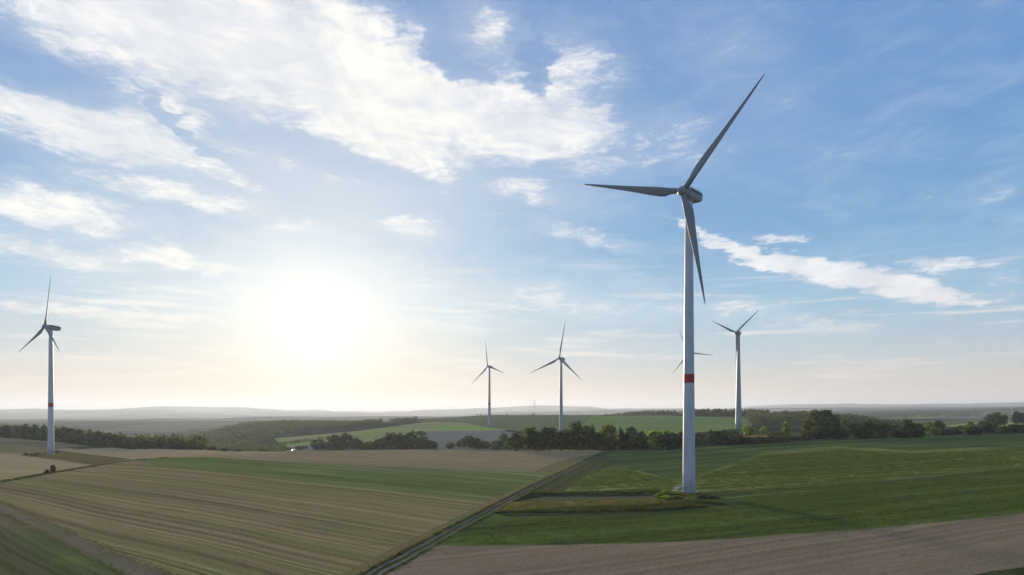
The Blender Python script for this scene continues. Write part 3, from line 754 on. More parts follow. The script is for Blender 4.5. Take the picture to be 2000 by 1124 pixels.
turbine('hidden', (344.5, 1300.0, 139.0), None, 217.0, 3.0, 68.0, 53.0, 'wind turbine almost hidden behind the tallest tower, only blades showing', r0=2.4, r1=1.4)

# ------------------------------------------------------------------ trees and shrubs
def leaf_mat(name, c0, c1, transl):
    m, N = new_mat(name)
    inf = N.new('ShaderNodeObjectInfo')
    pos = S(N, N.new('ShaderNodeNewGeometry').outputs['Position'])
    n = N.noise(N.mapping(pos, scl=(.26, .26, .30)), 1.0, 3.0, .65, dim='3D')
    c = N.mix(N.ramp(n, .38, .64), c0, c1)  # light and dark clumps put the crown's self-shading into leaf colour
    c = N.mix(1.0, c, S(N, inf.outputs['Color']), 'MULTIPLY')
    t = N.vmath('MULTIPLY', c, transl)
    return finish(m, N, c, .75, .12, transl=t)
LEAF = leaf_mat('foliage', (.034, .046, .017), (.130, .152, .048), (1.5, 1.6, .65))
def make_bark():
    m, N = new_mat('bark')
    pos = S(N, N.new('ShaderNodeTexCoord').outputs['Object'])
    n = N.noise(N.mapping(pos, scl=(14, 14, 3)), 1.0, 4.0, .6, dim='3D')
    return finish(m, N, N.mix(n, (.05, .038, .026), (.12, .095, .07)), .95, .1, n, .02)
BARK = make_bark()

def leaf_quads(P, size, rng, flat=.0):
    """one randomly turned quad per point"""
    n = len(P)
    a = rng.normal(size=(n, 3)); a /= np.linalg.norm(a, axis=1)[:, None]
    b = np.cross(a, rng.normal(size=(n, 3))); b /= np.linalg.norm(b, axis=1)[:, None]
    s = size * (0.6 + .8 * rng.random(n))[:, None]
    q = np.stack([P - a * s, P + b * s * .55, P + a * s, P - b * s * .55], 1)
    return q.reshape(-1, 3), np.arange(4 * n).reshape(n, 4)
def crown(seed, clumps=34, per=52, leaf=.036, shape='round', low=.02):
    """leafy crown in a unit box: height 0..1, half width .5"""
    rng = np.random.default_rng(seed)
    P = []
    k = 0
    while k < clumps:
        v = rng.normal(size=3); v /= np.linalg.norm(v)
        rr = (.45 + .55 * rng.random() ** .5)
        z = .5 + .5 * v[2] * rr
        if shape == 'round': wz = 1.0
        elif shape == 'bush': wz = 1.0 if z < .55 else 1.0 - (z - .55) * .9
        elif shape == 'tall': wz = .55 + .45 * math.sin(math.pi * min(1, z * 1.05 + .1))
        else: wz = 1.08 - z                                                      # conifer
        c = np.array([v[0] * rr * .40 * wz, v[1] * rr * .40 * wz, low + (1 - low) * (.06 + .86 * z)])
        cr = (.085 + .075 * rng.random()) * (1 if shape != 'conifer' else .75)
        d = rng.normal(size=(per, 3)); d /= np.linalg.norm(d, axis=1)[:, None]
        rad = cr * (.55 + .5 * rng.random(per) ** .6)
        pts = c + d * rad[:, None] * np.array([1.15, 1.15, .85])
        P.append(pts); k += 1
    P = np.concatenate(P)
    P[:, 2] = np.clip(P[:, 2], .01, 1.0)
    return leaf_quads(P, leaf, rng)
def trunk_mesh(seed, hgt=.72, r=.022, limbs=5):
    rng = random.Random(seed); bm_v, bm_f = [], []
    def tube(p, q, r0, r1, n=6):
        p, q = np.array(p, float), np.array(q, float); d = q - p; d /= np.linalg.norm(d)
        u = np.cross(d, (.3, .9, .1)); u /= np.linalg.norm(u); w = np.cross(d, u); i0 = len(bm_v)
        for c, rr in ((p, r0), (q, r1)):
            for k in range(n): t = 2 * math.pi * k / n; bm_v.append(tuple(c + rr * (u * math.cos(t) + w * math.sin(t))))
        for k in range(n): bm_f.append((i0 + k, i0 + (k + 1) % n, i0 + n + (k + 1) % n, i0 + n + k))
    pts = [(0, 0, -.03)] + [(rng.uniform(-.03, .03), rng.uniform(-.03, .03), hgt * (k + 1) / 4) for k in range(4)]
    for k in range(4): tube(pts[k], pts[k + 1], r * (1 - k * .22), r * (1 - (k + 1) * .22))
    for k in range(limbs):
        z = rng.uniform(.2, .6) * hgt; a = rng.uniform(0, 6.28)
        i = min(3, int(z / hgt * 4)); p = pts[i + 1]
        tube(p, (p[0] + .3 * math.cos(a), p[1] + .3 * math.sin(a), min(.92, p[2] + rng.uniform(.12, .3))), r * .5, r * .15, 5)
    me = bpy.data.meshes.new('trunk'); me.from_pydata(bm_v, [], bm_f); me.materials.append(BARK)
    for p in me.polygons: p.use_smooth = True
    return me
def crown_me(seed, **kw):
    V, F = crown(seed, **kw); return mesh_np('crown', V, F, LEAF)
CROWNS = {'round': [crown_me(s, clumps=52, per=64, leaf=.040, shape='round', low=.02) for s in (1, 2, 3, 4)],
          'bush': [crown_me(s, clumps=46, per=60, leaf=.046, shape='bush', low=-.04) for s in (5, 6, 7, 8)],
          'tall': [crown_me(s, clumps=42, per=54, leaf=.040, shape='tall', low=.06) for s in (9, 10)],
          'conifer': [crown_me(s, clumps=34, per=46, leaf=.038, shape='conifer', low=.04) for s in (12, 13)]}
TRUNKS = {'round': [trunk_mesh(s) for s in (1, 2)], 'bush': [trunk_mesh(3, .5, .016, 6), trunk_mesh(4, .5, .016, 6)], 'tall': [trunk_mesh(5, .8, .02)], 'conifer': [trunk_mesh(6, .85, .018, 2)]}
TINT = {'d': (.80, .82, .80), 'm': (1.1, 1.1, .95), 'l': (2.1, 2.2, 1.0), 'o': (1.9, 1.55, .85), 'y': (3.0, 3.1, 1.1), 'b': (1.15, .85, .65)}
NAMES = {'round': 'broadleaf_tree', 'bush': 'shrub', 'tall': 'slender_tree', 'conifer': 'conifer_tree'}
ORD = ['first', 'second', 'third', 'fourth', 'fifth', 'sixth', 'seventh', 'eighth', 'ninth', 'tenth', 'eleventh', 'twelfth', 'thirteenth', 'fourteenth', 'fifteenth', 'sixteenth', 'seventeenth', 'eighteenth', 'nineteenth', 'twentieth']
LOOK = {'d': 'dark green', 'm': 'mid green', 'l': 'light green', 'o': 'orange-tinged', 'y': 'bright yellow-green', 'b': 'brownish'}
KINDN = {'round': 'broadleaf tree', 'bush': 'shrub', 'tall': 'slender tree', 'conifer': 'conifer'}
def plant_one(px, Y, hm, wm, kind, tint, label, group):
    x, y, z = at(px, Y)
    o = empty(NAMES[kind], (x, y, z - .1), random.uniform(0, 6.28))
    o.scale = (wm, wm * random.uniform(.85, 1.1), hm)
    tag(o, label, 'shrub' if kind == 'bush' else 'tree', group)
    c = link('crown', random.choice(CROWNS[kind]), o)
    j = random.uniform(.85, 1.15); t = TINT[tint]
    c.color = (t[0] * j, t[1] * j * random.uniform(.95, 1.05), t[2] * j, 1)
    link('trunk', random.choice(TRUNKS[kind]), o)
    return o
def cluster(items, where, group, Y=None):
    """items: (px, base_py or None, height px, width px, kind, tint, depth); labelled by look and order from the left"""
    items = sorted(items, key=lambda t: t[0])
    tot, seen = {}, {}
    for it in items: tot[(it[4], it[5])] = tot.get((it[4], it[5]), 0) + 1
    for (px, py, hp, wp, kind, tint, dep) in items:
        k = (kind, tint); seen[k] = seen.get(k, 0) + 1
        if dep: y = dep
        else: y = G(px, py, 200)[1]
        hm, wm = hp * y / FPX, wp * y / FPX
        what = f'{LOOK[tint]} {KINDN[kind]}'
        lab = f'{what} {where}' if tot[k] == 1 else f'{ORD[seen[k] - 1]} {what} from the left {where}'
        plant_one(px, y, hm, wm, kind, tint, lab, group)
R_, B_, T_, C_ = 'round', 'bush', 'tall', 'conifer'
cluster([(590, 878, 8, 34, B_, 'd', 0), (622, 878, 20, 36, B_, 'd', 0), (655, 877.5, 29, 40, R_, 'd', 0), (676, 877.5, 33, 28, R_, 'd', 0), (696, 877, 23, 30, B_, 'd', 0), (718, 877, 15, 34, B_, 'm', 0), (742, 877, 23, 32, B_, 'd', 0),
         (762, 877, 33, 30, R_, 'd', 0), (780, 877, 31, 34, R_, 'd', 0), (801, 877, 32, 40, R_, 'd', 0), (824, 877, 27, 38, B_, 'd', 0), (844, 877, 16, 30, B_, 'd', 0), (642, 878, 16, 40, B_, 'd', 0), (790, 878, 20, 46, B_, 'd', 0)],
        'in the hedge below the sun', 'hedge left of centre')
cluster([(879, 876, 12, 22, B_, 'd', 0), (897, 876, 17, 15, T_, 'm', 0), (916, 877, 27, 32, R_, 'd', 0), (932, 877, 22, 26, B_, 'd', 0), (948, 877, 17, 26, B_, 'd', 0)], 'left of the big clump', 'small tree group')
cluster([(806, None, 11, 10, T_, 'd', 1060), (822, None, 9, 28, B_, 'd', 1060)], 'standing alone on the sloping meadow', 'field trees on the meadow')
cluster([(985, 877, 31, 32, R_, 'm', 0), (1008, 877, 38, 34, R_, 'd', 500), (1034, 877, 52, 38, R_, 'm', 505), (1052, 877, 37, 36, R_, 'd', 500), (1074, 877, 50, 50, R_, 'd', 505), (1096, 877, 40, 36, R_, 'd', 510),
         (1125, 877, 58, 56, R_, 'd', 515), (1150, 877, 52, 34, R_, 'm', 515), (1168, 877, 37, 28, R_, 'd', 505), (1186, 877, 54, 42, R_, 'o', 515)], 'in the back of the big clump', 'big tree clump, back row')
cluster([(970, 878, 19, 32, B_, 'm', 0), (998, 878, 17, 36, B_, 'l', 0), (1026, 878.5, 28, 36, B_, 'm', 0), (1048, 878, 24, 38, B_, 'd', 0), (1070, 878.5, 27, 46, B_, 'm', 0), (1094, 878, 28, 38, B_, 'd', 0), (1112, 878.5, 30, 42, B_, 'd', 0),
         (1138, 878.5, 26, 44, B_, 'm', 0), (1160, 878.5, 29, 36, B_, 'd', 0), (1181, 878, 40, 36, R_, 'o', 0), (1194, 878.5, 27, 26, B_, 'd', 0)], 'in front of the big clump', 'big tree clump, front row')
cluster([(1213, None, 46, 17, T_, 'd', 520), (1231, None, 47, 36, R_, 'd', 520), (1253, None, 35, 38, R_, 'd', 510), (1221, 878, 26, 38, B_, 'b', 0), (1241, 878.5, 30, 40, B_, 'm', 0), (1264, 878.5, 27, 40, B_, 'd', 0), (1283, 878, 40, 50, B_, 'y', 0),
         (1303, 878.5, 38, 48, B_, 'd', 0), (1321, 878, 33, 38, B_, 'd', 0), (1331, None, 27, 24, R_, 'd', 540)], 'left of the tallest tower', 'shrubs left of the tallest tower')
cluster([(1368, None, 20, 32, B_, 'd', 560), (1388, None, 24, 13, T_, 'm', 570), (1376, 868, 15, 34, B_, 'o', 0), (1413, None, 21, 18, T_, 'm', 570), (1399, 869, 29, 38, B_, 'd', 0), (1420, 869, 22, 42, B_, 'd', 0), (1441, 868, 20, 40, B_, 'd', 0), (1432, None, 15, 32, B_, 'd', 600),
         (1461, None, 22, 24, B_, 'y', 640), (1491, None, 18, 17, T_, 'l', 640), (1360, 870, 18, 26, B_, 'm', 0)], 'right of the tallest tower', 'scrub right of the tallest tower')
cluster([(1459, 868, 15, 44, B_, 'd', 0), (1484, 866, 14, 44, B_, 'b', 0), (1512, 864.5, 14, 44, B_, 'd', 0), (1540, 863, 13, 42, B_, 'b', 0), (1567, 861, 11, 36, B_, 'd', 0), (1508, None, 9, 26, B_, 'o', 600), (1530, None, 9, 24, B_, 'b', 600)], 'in the low hedge at the upper field edge', 'low hedge')
cluster([(1536, None, 33, 21, T_, 'l', 585), (1606, None, 57, 60, R_, 'm', 585), (1580, None, 36, 30, R_, 'm', 580), (1627, None, 46, 38, R_, 'd', 590), (1649, None, 39, 26, T_, 'l', 590), (1672, None, 30, 34, R_, 'd', 590), (1696, None, 32, 30, R_, 'd', 590),
         (1723, None, 26, 38, R_, 'd', 590), (1746, None, 24, 34, R_, 'b', 590), (1773, None, 31, 28, R_, 'd', 600), (1790, None, 22, 34, B_, 'd', 600), (1813, None, 25, 24, T_, 'l', 610), (1832, None, 27, 26, R_, 'm', 620)], 'in the tall hedge on the right', 'right hedge, back row')
cluster([(1600, 857, 26, 56, B_, 'd', 0), (1638, 857, 24, 46, B_, 'd', 0), (1574, 859, 15, 30, B_, 'b', 0), (1684, 856.5, 20, 44, B_, 'd', 0), (1714, 856, 16, 46, B_, 'b', 0), (1758, 855, 18, 48, B_, 'b', 0), (1786, 854, 16, 40, B_, 'd', 0), (1826, 851, 18, 26, B_, 'l', 0), (1846, 850, 13, 30, B_, 'd', 0),
         (1868, 849, 11, 28, B_, 'd', 0), (1895, 848, 27, 24, T_, 'l', 0), (1902, 850, 18, 34, B_, 'd', 0), (1926, 847, 22, 30, B_, 'd', 0), (1942, 847, 19, 26, B_, 'd', 0), (1962, 848, 16, 32, B_, 'd', 0), (1978, 846, 18, 30, B_, 'd', 0), (1998, 846, 18, 34, B_, 'd', 0), (2024, 846, 18, 36, B_, 'd', 0), (2055, 845, 18, 40, B_, 'm', 0)],
        'along the front of the right hedge', 'right hedge, front row')
cluster([(1918, None, 15, 18, R_, 'd', 950), (1934, None, 27, 26, R_, 'm', 950), (1949, None, 30, 26, R_, 'm', 960), (1962, None, 24, 16, T_, 'd', 960), (1986, None, 27, 24, R_, 'd', 960), (2003, None, 24, 26, R_, 'd', 960), (2022, None, 24, 26, R_, 'd', 960), (1900, None, 10, 24, B_, 'd', 950), (1880, None, 10, 26, B_, 'm', 940), (1862, None, 9, 22, B_, 'd', 940)],
        'behind the pale right-hand field', 'far trees near the right edge')
cluster([(932, None, 3.6, 3.2, R_, 'd', 1845), (939, None, 4.0, 3.2, R_, 'd', 1845), (990, None, 2.6, 4, B_, 'd', 1845)], 'on the skyline of the rounded hill', 'tiny skyline trees')
cluster([(92, 926, 9, 13, B_, 'd', 0), (104, 924, 17, 13, R_, 'd', 0)], 'beside the narrow lane at the left', 'bushes by the lane')
cluster([(50, 889, 5, 9, B_, 'd', 0), (60, 890, 4, 10, B_, 'b', 0), (72, 889, 4, 8, B_, 'd', 0), (112, 885, 5, 8, B_, 'd', 0)], 'at the foot of the left turbine', 'low bushes by the left turbine')
cluster([(1288, 972, 10, 22, B_, 'y', 0), (1302, 966, 9, 24, B_, 'y', 0), (1318, 966, 8, 20, B_, 'y', 0), (1300, 976, 9, 26, B_, 'y', 0), (1322, 975, 8, 26, B_, 'l', 0), (1372, 972, 5, 26, B_, 'm', 0), (1392, 974, 5, 30, B_, 'd', 0)],
        'at the tallest turbine foot', 'shrubs on the turbine pad')
# front edge of the left wood, tree by tree
edge = [(-20, 830, 850), (-4, 830, 846), (14, 830, 842), (32, 829, 836), (50, 828, 830), (68, 829, 822), (86, 830, 815), (104, 831, 806), (122, 832, 796), (140, 834, 786), (158, 836, 772), (175, 838, 758), (192, 841, 744), (208, 844, 728), (224, 847, 712), (240, 850, 698), (256, 853, 682), (272, 856, 668)]
cluster([(px, None, max(10, 800 + (CAM_H - at(px, Y)[2]) / Y * FPX - top), 26 + 4 * math.sin(px), R_, 'dm'[i % 2] if i % 5 else 'd', Y) for i, (px, top, Y) in enumerate(edge)], 'at the edge of the left wood', 'edge of the left wood')
cluster([(px, None, hh, w, B_, t, Y) for px, hh, w, t, Y in [(286, 17, 26, 'd', 652), (300, 17, 28, 'm', 640), (316, 19, 28, 'd', 625), (334, 16, 30, 'd', 612), (354, 17, 34, 'd', 600), (372, 13, 28, 'd', 590), (392, 12, 26, 'm', 582), (414, 10, 22, 'd', 575), (438, 8, 24, 'd', 565), (470, 6, 22, 'd', 550), (520, 5, 26, 'b', 535)]],
        'at the tapering end of the left wood', 'tapering end of the left wood')

# ---- woods that read as one mass: many small crowns in one object each
def wood(name, label, spots, hlo, hhi, seed, tint='d', conifers=0.0, leaves=46, taper=None):
    """spots: (n,2) ground positions"""
    rng = np.random.default_rng(seed); spots = np.asarray(spots, float); n = len(spots)
    z = H(spots[:, 0], spots[:, 1]); hh = rng.uniform(hlo, hhi, n); V, F, k = [], [], 0
    if taper: hh *= np.clip((1000 + FPX * spots[:, 0] / spots[:, 1] - taper[0]) / (taper[1] - taper[0]), .28, 1)
    for i in range(n):
        d = rng.normal(size=(leaves, 3)); d /= np.linalg.norm(d, axis=1)[:, None]
        rad = .62 + .4 * rng.random(leaves)
        w = hh[i] * rng.uniform(.34, .46)
        if rng.random() < conifers:
            t = rng.random(leaves) ** .7
            P = np.c_[d[:, 0] * w * .6 * (1.02 - t), d[:, 1] * w * .6 * (1.02 - t), t * hh[i]]
        else: P = np.c_[d[:, 0] * rad * w, d[:, 1] * rad * w, hh[i] * (.52 + .48 * d[:, 2] * rad)]
        P += [spots[i, 0], spots[i, 1], z[i]]
        q, f = leaf_quads(P, hh[i] * .12, rng); V.append(q); F.append(f + k); k += len(q)
    o = link(name, mesh_np(name, np.concatenate(V), np.concatenate(F), LEAF))
    o.color = (*TINT[tint], 1)
    return tag(o, label, 'wood', kind='stuff')
def scatter(px0, px1, y0, y1, n, seed, keep=None):
    rng = np.random.default_rng(seed); out = []
    while len(out) < n:
        px, t = rng.uniform(px0, px1), rng.random()
        lo, hi = (y0(px), y1(px)) if callable(y0) else (y0, y1)
        if hi <= lo: continue
        Y = math.sqrt(lo * lo + t * (hi * hi - lo * lo))
        if keep and not keep(px, Y): continue
        out.append(((px - 1000) / FPX * Y, Y))
    return out
ex, eY = [e[0] for e in edge] + [330, 420], [e[2] for e in edge] + [640, 620]
wood('wood', 'dark broadleaf wood on the slope behind the left turbine', scatter(-150, 400, lambda p: np.interp(p, ex, eY) + 18, lambda p: np.interp(p, ex, eY) + 330, 900, 31), 11, 19, 41)
wood('wood', 'hazy wood covering the long hill below the sun', scatter(330, 705, lambda p: np.interp(p, [330, 400, 480, 560, 650, 705], [950, 900, 1120, 1500, 1720, 1780]), lambda p: 2050, 2300, 32), 8, 13, 42, 'd', leaves=30)
wood('wood', 'dark wooded knob at the right end of the long hill', scatter(590, 745, lambda p: np.interp(p, [590, 650, 710, 745], [1600, 1500, 1420, 1470]), lambda p: np.interp(p, [590, 745], [1720, 1580]), 420, 33), 8, 12, 43, 'd', leaves=36)
wood('wood', 'low hazy scrub in the hollow left of the hedge', scatter(455, 556, lambda p: np.interp(p, [455, 556], [640, 700]), lambda p: np.interp(p, [455, 556], [1150, 1120]), 420, 53), 5, 9, 53, 'd')
wood('wood', 'thin hedge wood on the crest above the meadow', scatter(762, 815, 1560, 1640, 70, 34), 5, 8, 44, 'd')
wood('wood', 'row of shrubs between the far strips left of centre', scatter(545, 660, lambda p: np.interp(p, [545, 660], [1140, 1150]), lambda p: np.interp(p, [545, 660], [1165, 1180]), 60, 35), 4, 7, 45, 'd')
wood('wood', 'row of shrubs between meadow and hedge left of centre', scatter(640, 760, 840, 875, 70, 36), 4, 8, 46, 'd')
wood('wood', 'dark spruce wood on the skyline behind the tallest turbine', scatter(1180, 1335, lambda p: 1720 + 0 * p, lambda p: 1860 + 0 * p, 420, 37, lambda p, Y: p > 1180), 6, 15, 47, 'd', conifers=.4, leaves=36, taper=(1165, 1260))
wood('wood', 'dark pointed spruce wood right of the tallest tower', scatter(1335, 1500, 1560, 1680, 420, 38), 7, 19, 48, 'd', conifers=.8, leaves=40)
wood('wood', 'rounded dark wood on the low hill right of the egg-headed turbine', scatter(1462, 1690, lambda p: np.interp(p, [1462, 1560, 1690], [1050, 1080, 1180]), lambda p: np.interp(p, [1462, 1560, 1690], [1420, 1420, 1420]), 950, 39), 7, 16, 49, 'd', conifers=.15, leaves=34)
wood('wood', 'long dark wood strip behind the right hedge', scatter(1676, 1842, 1180, 1280, 300, 40), 11, 16, 50, 'd', leaves=40)
wood('wood', 'far low wood strips on the right plain', scatter(1660, 1920, lambda p: np.interp(p, [1660, 1920], [2500, 2700]), lambda p: np.interp(p, [1660, 1920], [2600, 2900]), 320, 51) + scatter(1700, 2050, 4300, 4600, 300, 52), 10, 15, 51, 'd', leaves=20)

# ------------------------------------------------------------------ long grass and crop tufts
def blade_mat(name, c0, c1):
    m, N = new_mat(name)
    pos = S(N, N.new('ShaderNodeNewGeometry').outputs['Position'])
    n = N.noise(N.mapping(pos, scl=(.22, .22, .22)), 1.0, 3.0, .6, dim='3D')
    c = N.mix(N.ramp(n, .3, .7), c0, c1)
    return finish(m, N, c, .8, .1, transl=N.vmath('MULTIPLY', c, (1.3, 1.35, .8)))
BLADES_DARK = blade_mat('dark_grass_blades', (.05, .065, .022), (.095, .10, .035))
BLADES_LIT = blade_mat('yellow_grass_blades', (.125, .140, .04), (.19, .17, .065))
BLADES_DRY = blade_mat('straw_blades', (.26, .20, .10), (.17, .14, .06))
BLADES_ROW = blade_mat('row_crop_blades', (.088, .115, .030), (.145, .168, .044))
BLADES_OLIVE = blade_mat('olive_grass_blades', (.095, .088, .038), (.14, .115, .055))
BLADES_LINE = blade_mat('sunlit_tone_blades', (.13, .165, .045), (.19, .205, .06))  # lighter crop blades, the sunlit look is put into the colour
BLADES_CROP = blade_mat('crop_blades', (.072, .098, .026), (.112, .142, .036))
def tufts(name, label, XY, hlo, hhi, mat, seed, per=4, w=.10, spread=.25, gaps=-.35):
    rng = np.random.default_rng(seed); XY = np.asarray(XY, float); n = len(XY)
    XY = XY[vnoise(XY[:, 0] / 3.1, XY[:, 1] / 3.1, seed) + .6 * vnoise(XY[:, 0] / 1.1, XY[:, 1] / 1.1, seed + 1) > gaps]; n = len(XY)
    z = H(XY[:, 0], XY[:, 1])
    base = np.repeat(np.c_[XY, z - .02], per, 0); m = n * per
    base[:, :2] += rng.normal(scale=spread, size=(m, 2))
    a = rng.uniform(0, 6.28, m); lean = rng.normal(scale=.25, size=(m, 2))
    hh = rng.uniform(hlo, hhi, m); d = np.c_[np.cos(a), np.sin(a), 0 * a] * (w * rng.uniform(.6, 1.4, m))[:, None]
    tip = base + np.c_[lean * hh[:, None], hh]
    V = np.stack([base - d, base + d, tip], 1).reshape(-1, 3)
    o = link(name, mesh_np(name, V, np.arange(3 * m).reshape(m, 3), mat))
    return tag(o, label, 'grass', kind='stuff')
def along(pl, o0, o1, n, seed, part=(0, 1)):
    rng = np.random.default_rng(seed); P = resample(pl, 2.0)
    T = np.gradient(P, axis=0); T /= np.hypot(T[:, 0], T[:, 1])[:, None]; Rv = np.c_[T[:, 1], -T[:, 0]]
    i = (rng.uniform(*part, n) * (len(P) - 1)).astype(int)
    return P[i] + Rv[i] * rng.uniform(o0, o1, n)[:, None] + T[i] * rng.uniform(-1, 1, n)[:, None]
def inside(poly_px, n, seed, ymin=55.):
    P = np.array([G(a, b, ymin) for a, b in dens_px(poly_px + poly_px[:1], 4)])
    rng = np.random.default_rng(seed); lo, hi = P.min(0), P.max(0); out = []
    while sum(map(len, out)) < n:
        q = rng.uniform(lo, hi, (n * 2, 2)); ins = np.zeros(len(q), bool)
        for a, b in zip(P, np.roll(P, -1, 0)):
            if a[1] == b[1]: continue
            c = (a[1] > q[:, 1]) != (b[1] > q[:, 1])
            ins ^= c & (q[:, 0] < (b[0] - a[0]) * (q[:, 1] - a[1]) / (b[1] - a[1]) + a[0])
        out.append(q[ins])
    return np.concatenate(out)[:n]
tufts('grass', 'dark tufts lining both sides of the dirt track', np.r_[along(TRACK, 1.6, 2.7, 3800, 1), along(TRACK, -2.4, -1.6, 2600, 2)], .12, .40, BLADES_DARK, 61)
tufts('grass', 'dry straw tufts on the left margin of the dirt track', along(TRACK, 3.0, 6.2, 3500, 3), .05, .20, BLADES_DRY, 62, w=.06)
tufts('grass', 'short grass on the crown between the wheel ruts', along(TRACK, -.5, .5, 3600, 4), .08, .22, BLADES_DARK, 63, w=.06, spread=.1)
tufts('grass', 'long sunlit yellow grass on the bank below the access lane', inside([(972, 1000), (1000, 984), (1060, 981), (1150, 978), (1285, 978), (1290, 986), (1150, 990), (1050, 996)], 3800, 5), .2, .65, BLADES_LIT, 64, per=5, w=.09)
tufts('grass', 'tall grass along the lower edge of the bank with shade put into its colour', inside([(990, 1003), (1050, 997), (1150, 991), (1285, 985), (1350, 979), (1398, 979), (1415, 985), (1385, 991), (1290, 998), (1150, 1002)], 4200, 6), .3, 1.0, BLADES_DARK, 65, per=5, w=.10)  # dark blades carry the bank's shade in their colour
tufts('grass', 'dark ditch grass behind the access lane', inside([(1038, 962), (1140, 962), (1290, 958), (1290, 964), (1150, 967), (1050, 967)], 3000, 7), .4, .9, BLADES_DARK, 66)
tufts('grass', 'bright long grass on the pad of the tallest turbine', inside([(1282, 974), (1294, 966), (1312, 961), (1345, 961), (1364, 966), (1368, 970), (1350, 976), (1300, 980)], 2400, 8), .12, .38, BLADES_LIT, 67, per=5)
tufts('grass', 'olive tufts on the wedge by the left turbine', inside([(48, 889), (111, 881), (161, 887), (250, 897), (182, 907), (120, 898)], 3500, 9), .2, .6, BLADES_OLIVE, 68, per=4, w=.16)
tufts('grass', 'pale tufts along the farm lane in the lower left', np.r_[along(LANE_L, -3.2, -1.6, 5200, 10), along(LANE_L, 1.9, 3.6, 5200, 11)], .05, .20, BLADES_OLIVE, 69, gaps=-1.2)
tufts('grass', 'dark tufts along the narrow lane by the bushes', np.r_[along(HLANE, -1.9, -.8, 3400, 12), along(HLANE, .9, 2.0, 3400, 13)], .25, .6, BLADES_DARK, 70, w=.14)
tufts('grass', 'dry reddish grass behind the low hedge on the right', inside([(1440, 862), (1445, 853), (1530, 850), (1560, 855), (1560, 860)], 4200, 14, 300), .4, 1.0, BLADES_DRY, 71, w=.16)
def rows_pts(poly, vp, gap, n, seed):
    """points gathered on drill rows that run towards column vp"""
    q = inside(poly, n, seed); a = math.atan2(vp - 1000, FPX)
    c, s = math.cos(a), math.sin(a); u = q[:, 0] * c - q[:, 1] * s; v = q[:, 0] * s + q[:, 1] * c
    u = np.round(u / gap) * gap + np.random.default_rng(seed).normal(scale=min(gap * .10, .35), size=n)
    return np.c_[u * c + v * s, -u * s + v * c]
tufts('crop', 'low leafy rows covering the dark green field', rows_pts([(880, 1060), (1000, 1014), (1120, 1010), (1300, 1003), (1430, 985), (1480, 960), (1800, 936), (2040, 912), (2040, 996), (1800, 1022), (1600, 1039), (1300, 1057), (1000, 1063)], 4200, .8, 50000, 15), .10, .28, BLADES_CROP, 72, per=3, w=.09, spread=.12)
tufts('crop', 'sunlit leafy rows crossing the right field', rows_pts([(1110, 958), (1160, 920), (1210, 915), (1330, 942), (1500, 890), (1640, 878), (1780, 886), (2040, 874), (2040, 906), (1800, 929), (1650, 942), (1480, 952), (1330, 960)], 4600, 4.2, 80000, 16), .15, .45, BLADES_ROW, 73, per=3, w=.13, spread=.15)
tufts('crop', 'drill lines of the right field with sunlight put into a lighter yellow-green', rows_pts([(1110, 958), (1160, 920), (1210, 915), (1330, 942), (1500, 890), (1640, 878), (1780, 886), (2040, 874), (2040, 906), (1800, 929), (1650, 942), (1480, 952), (1330, 960)], 4600, 9.0, 16000, 26), .25, .55, BLADES_LINE, 83, per=4, w=.13, spread=.10)
tufts('stubble', 'cut straw standing in the furrows of the lower left field', rows_pts([(40, 990), (0, 962), (180, 918), (300, 912), (700, 960), (930, 985), (700, 1110), (340, 1118)], -690, 1.5, 26000, 17), .06, .18, BLADES_DRY, 74, per=2, w=.05, spread=.12)
tufts('stubble', 'cut straw standing on the bottom right field', rows_pts([(780, 1110), (900, 1072), (1300, 1066), (1700, 1040), (2040, 1004), (2040, 1090), (1850, 1120)], 3600, 1.3, 20000, 18), .05, .16, BLADES_DRY, 75, per=2, w=.05, spread=.12)

tufts('grass', 'pale grass tufts on the line between the two right fields', along(MIDLINE, -1.4, .6, 5200, 19), .15, .45, BLADES_LIT, 76, w=.10)

# ------------------------------------------------------------------ masts, car
def mast(px, Y, hgt, w, label, lattice=True, stays=True):
    x, y, z = at(px, Y)
    root = empty('mast', (x, y, z)); tag(root, label, 'mast', 'slim masts')
    if lattice:
        n = max(4, int(hgt / 5)); L = []
        for k in range(3):
            a = k * 2.094; p = (w * .58 * math.cos(a), w * .58 * math.sin(a))
            L.append(bar((*p, 0), (*p, hgt), w * .22))
            b = a + 2.094; p2 = (w * .58 * math.cos(b), w * .58 * math.sin(b))
            for q in range(n): L.append(bar((*p, hgt * q / n), (*p2, hgt * (q + 1) / n), w * .12))
        link('lattice', boxes_mesh('lattice', L, STEEL), root)
    else:
        link('pole', loft_mesh('pole', [circle(w * .5, 0, 12), circle(w * .32, hgt, 12)], TOWER_PAINT), root)
        link('top_fitting', boxes_mesh('top_fitting', [((0, 0, hgt), (w * 3, w, w), (0, 0, 0)), ((0, 0, hgt + w), (w, w, w * 2), (0, 0, 0))], STEEL), root)
    for q in (.72, .88) if lattice else ():
        for k in range(3):
            a = k * 2.094 + .5
            link('antenna', boxes_mesh('antenna', [((w * .95 * math.cos(a), w * .95 * math.sin(a), hgt * q), (.35, .35, 2.4), (0, 0, a))], TOWER_PAINT), root)
    if stays:
        for k in range(3):
            a = k * 2.094 + .3; r = hgt * .45
            link('stay_cable', boxes_mesh('stay_cable', [bar((0, 0, hgt * .92), (r * math.cos(a), r * math.sin(a), -2), .06)], STEEL), root)
    return root
mast(1044, 1860, 46, 1.3, 'slim lattice mast on the rounded hill between two small turbines')
hx, hy, hz_ = at(1041, 1858)
hut = empty('mast_hut', (hx, hy, hz_)); tag(hut, 'low flat hut at the foot of the hill mast', 'hut')
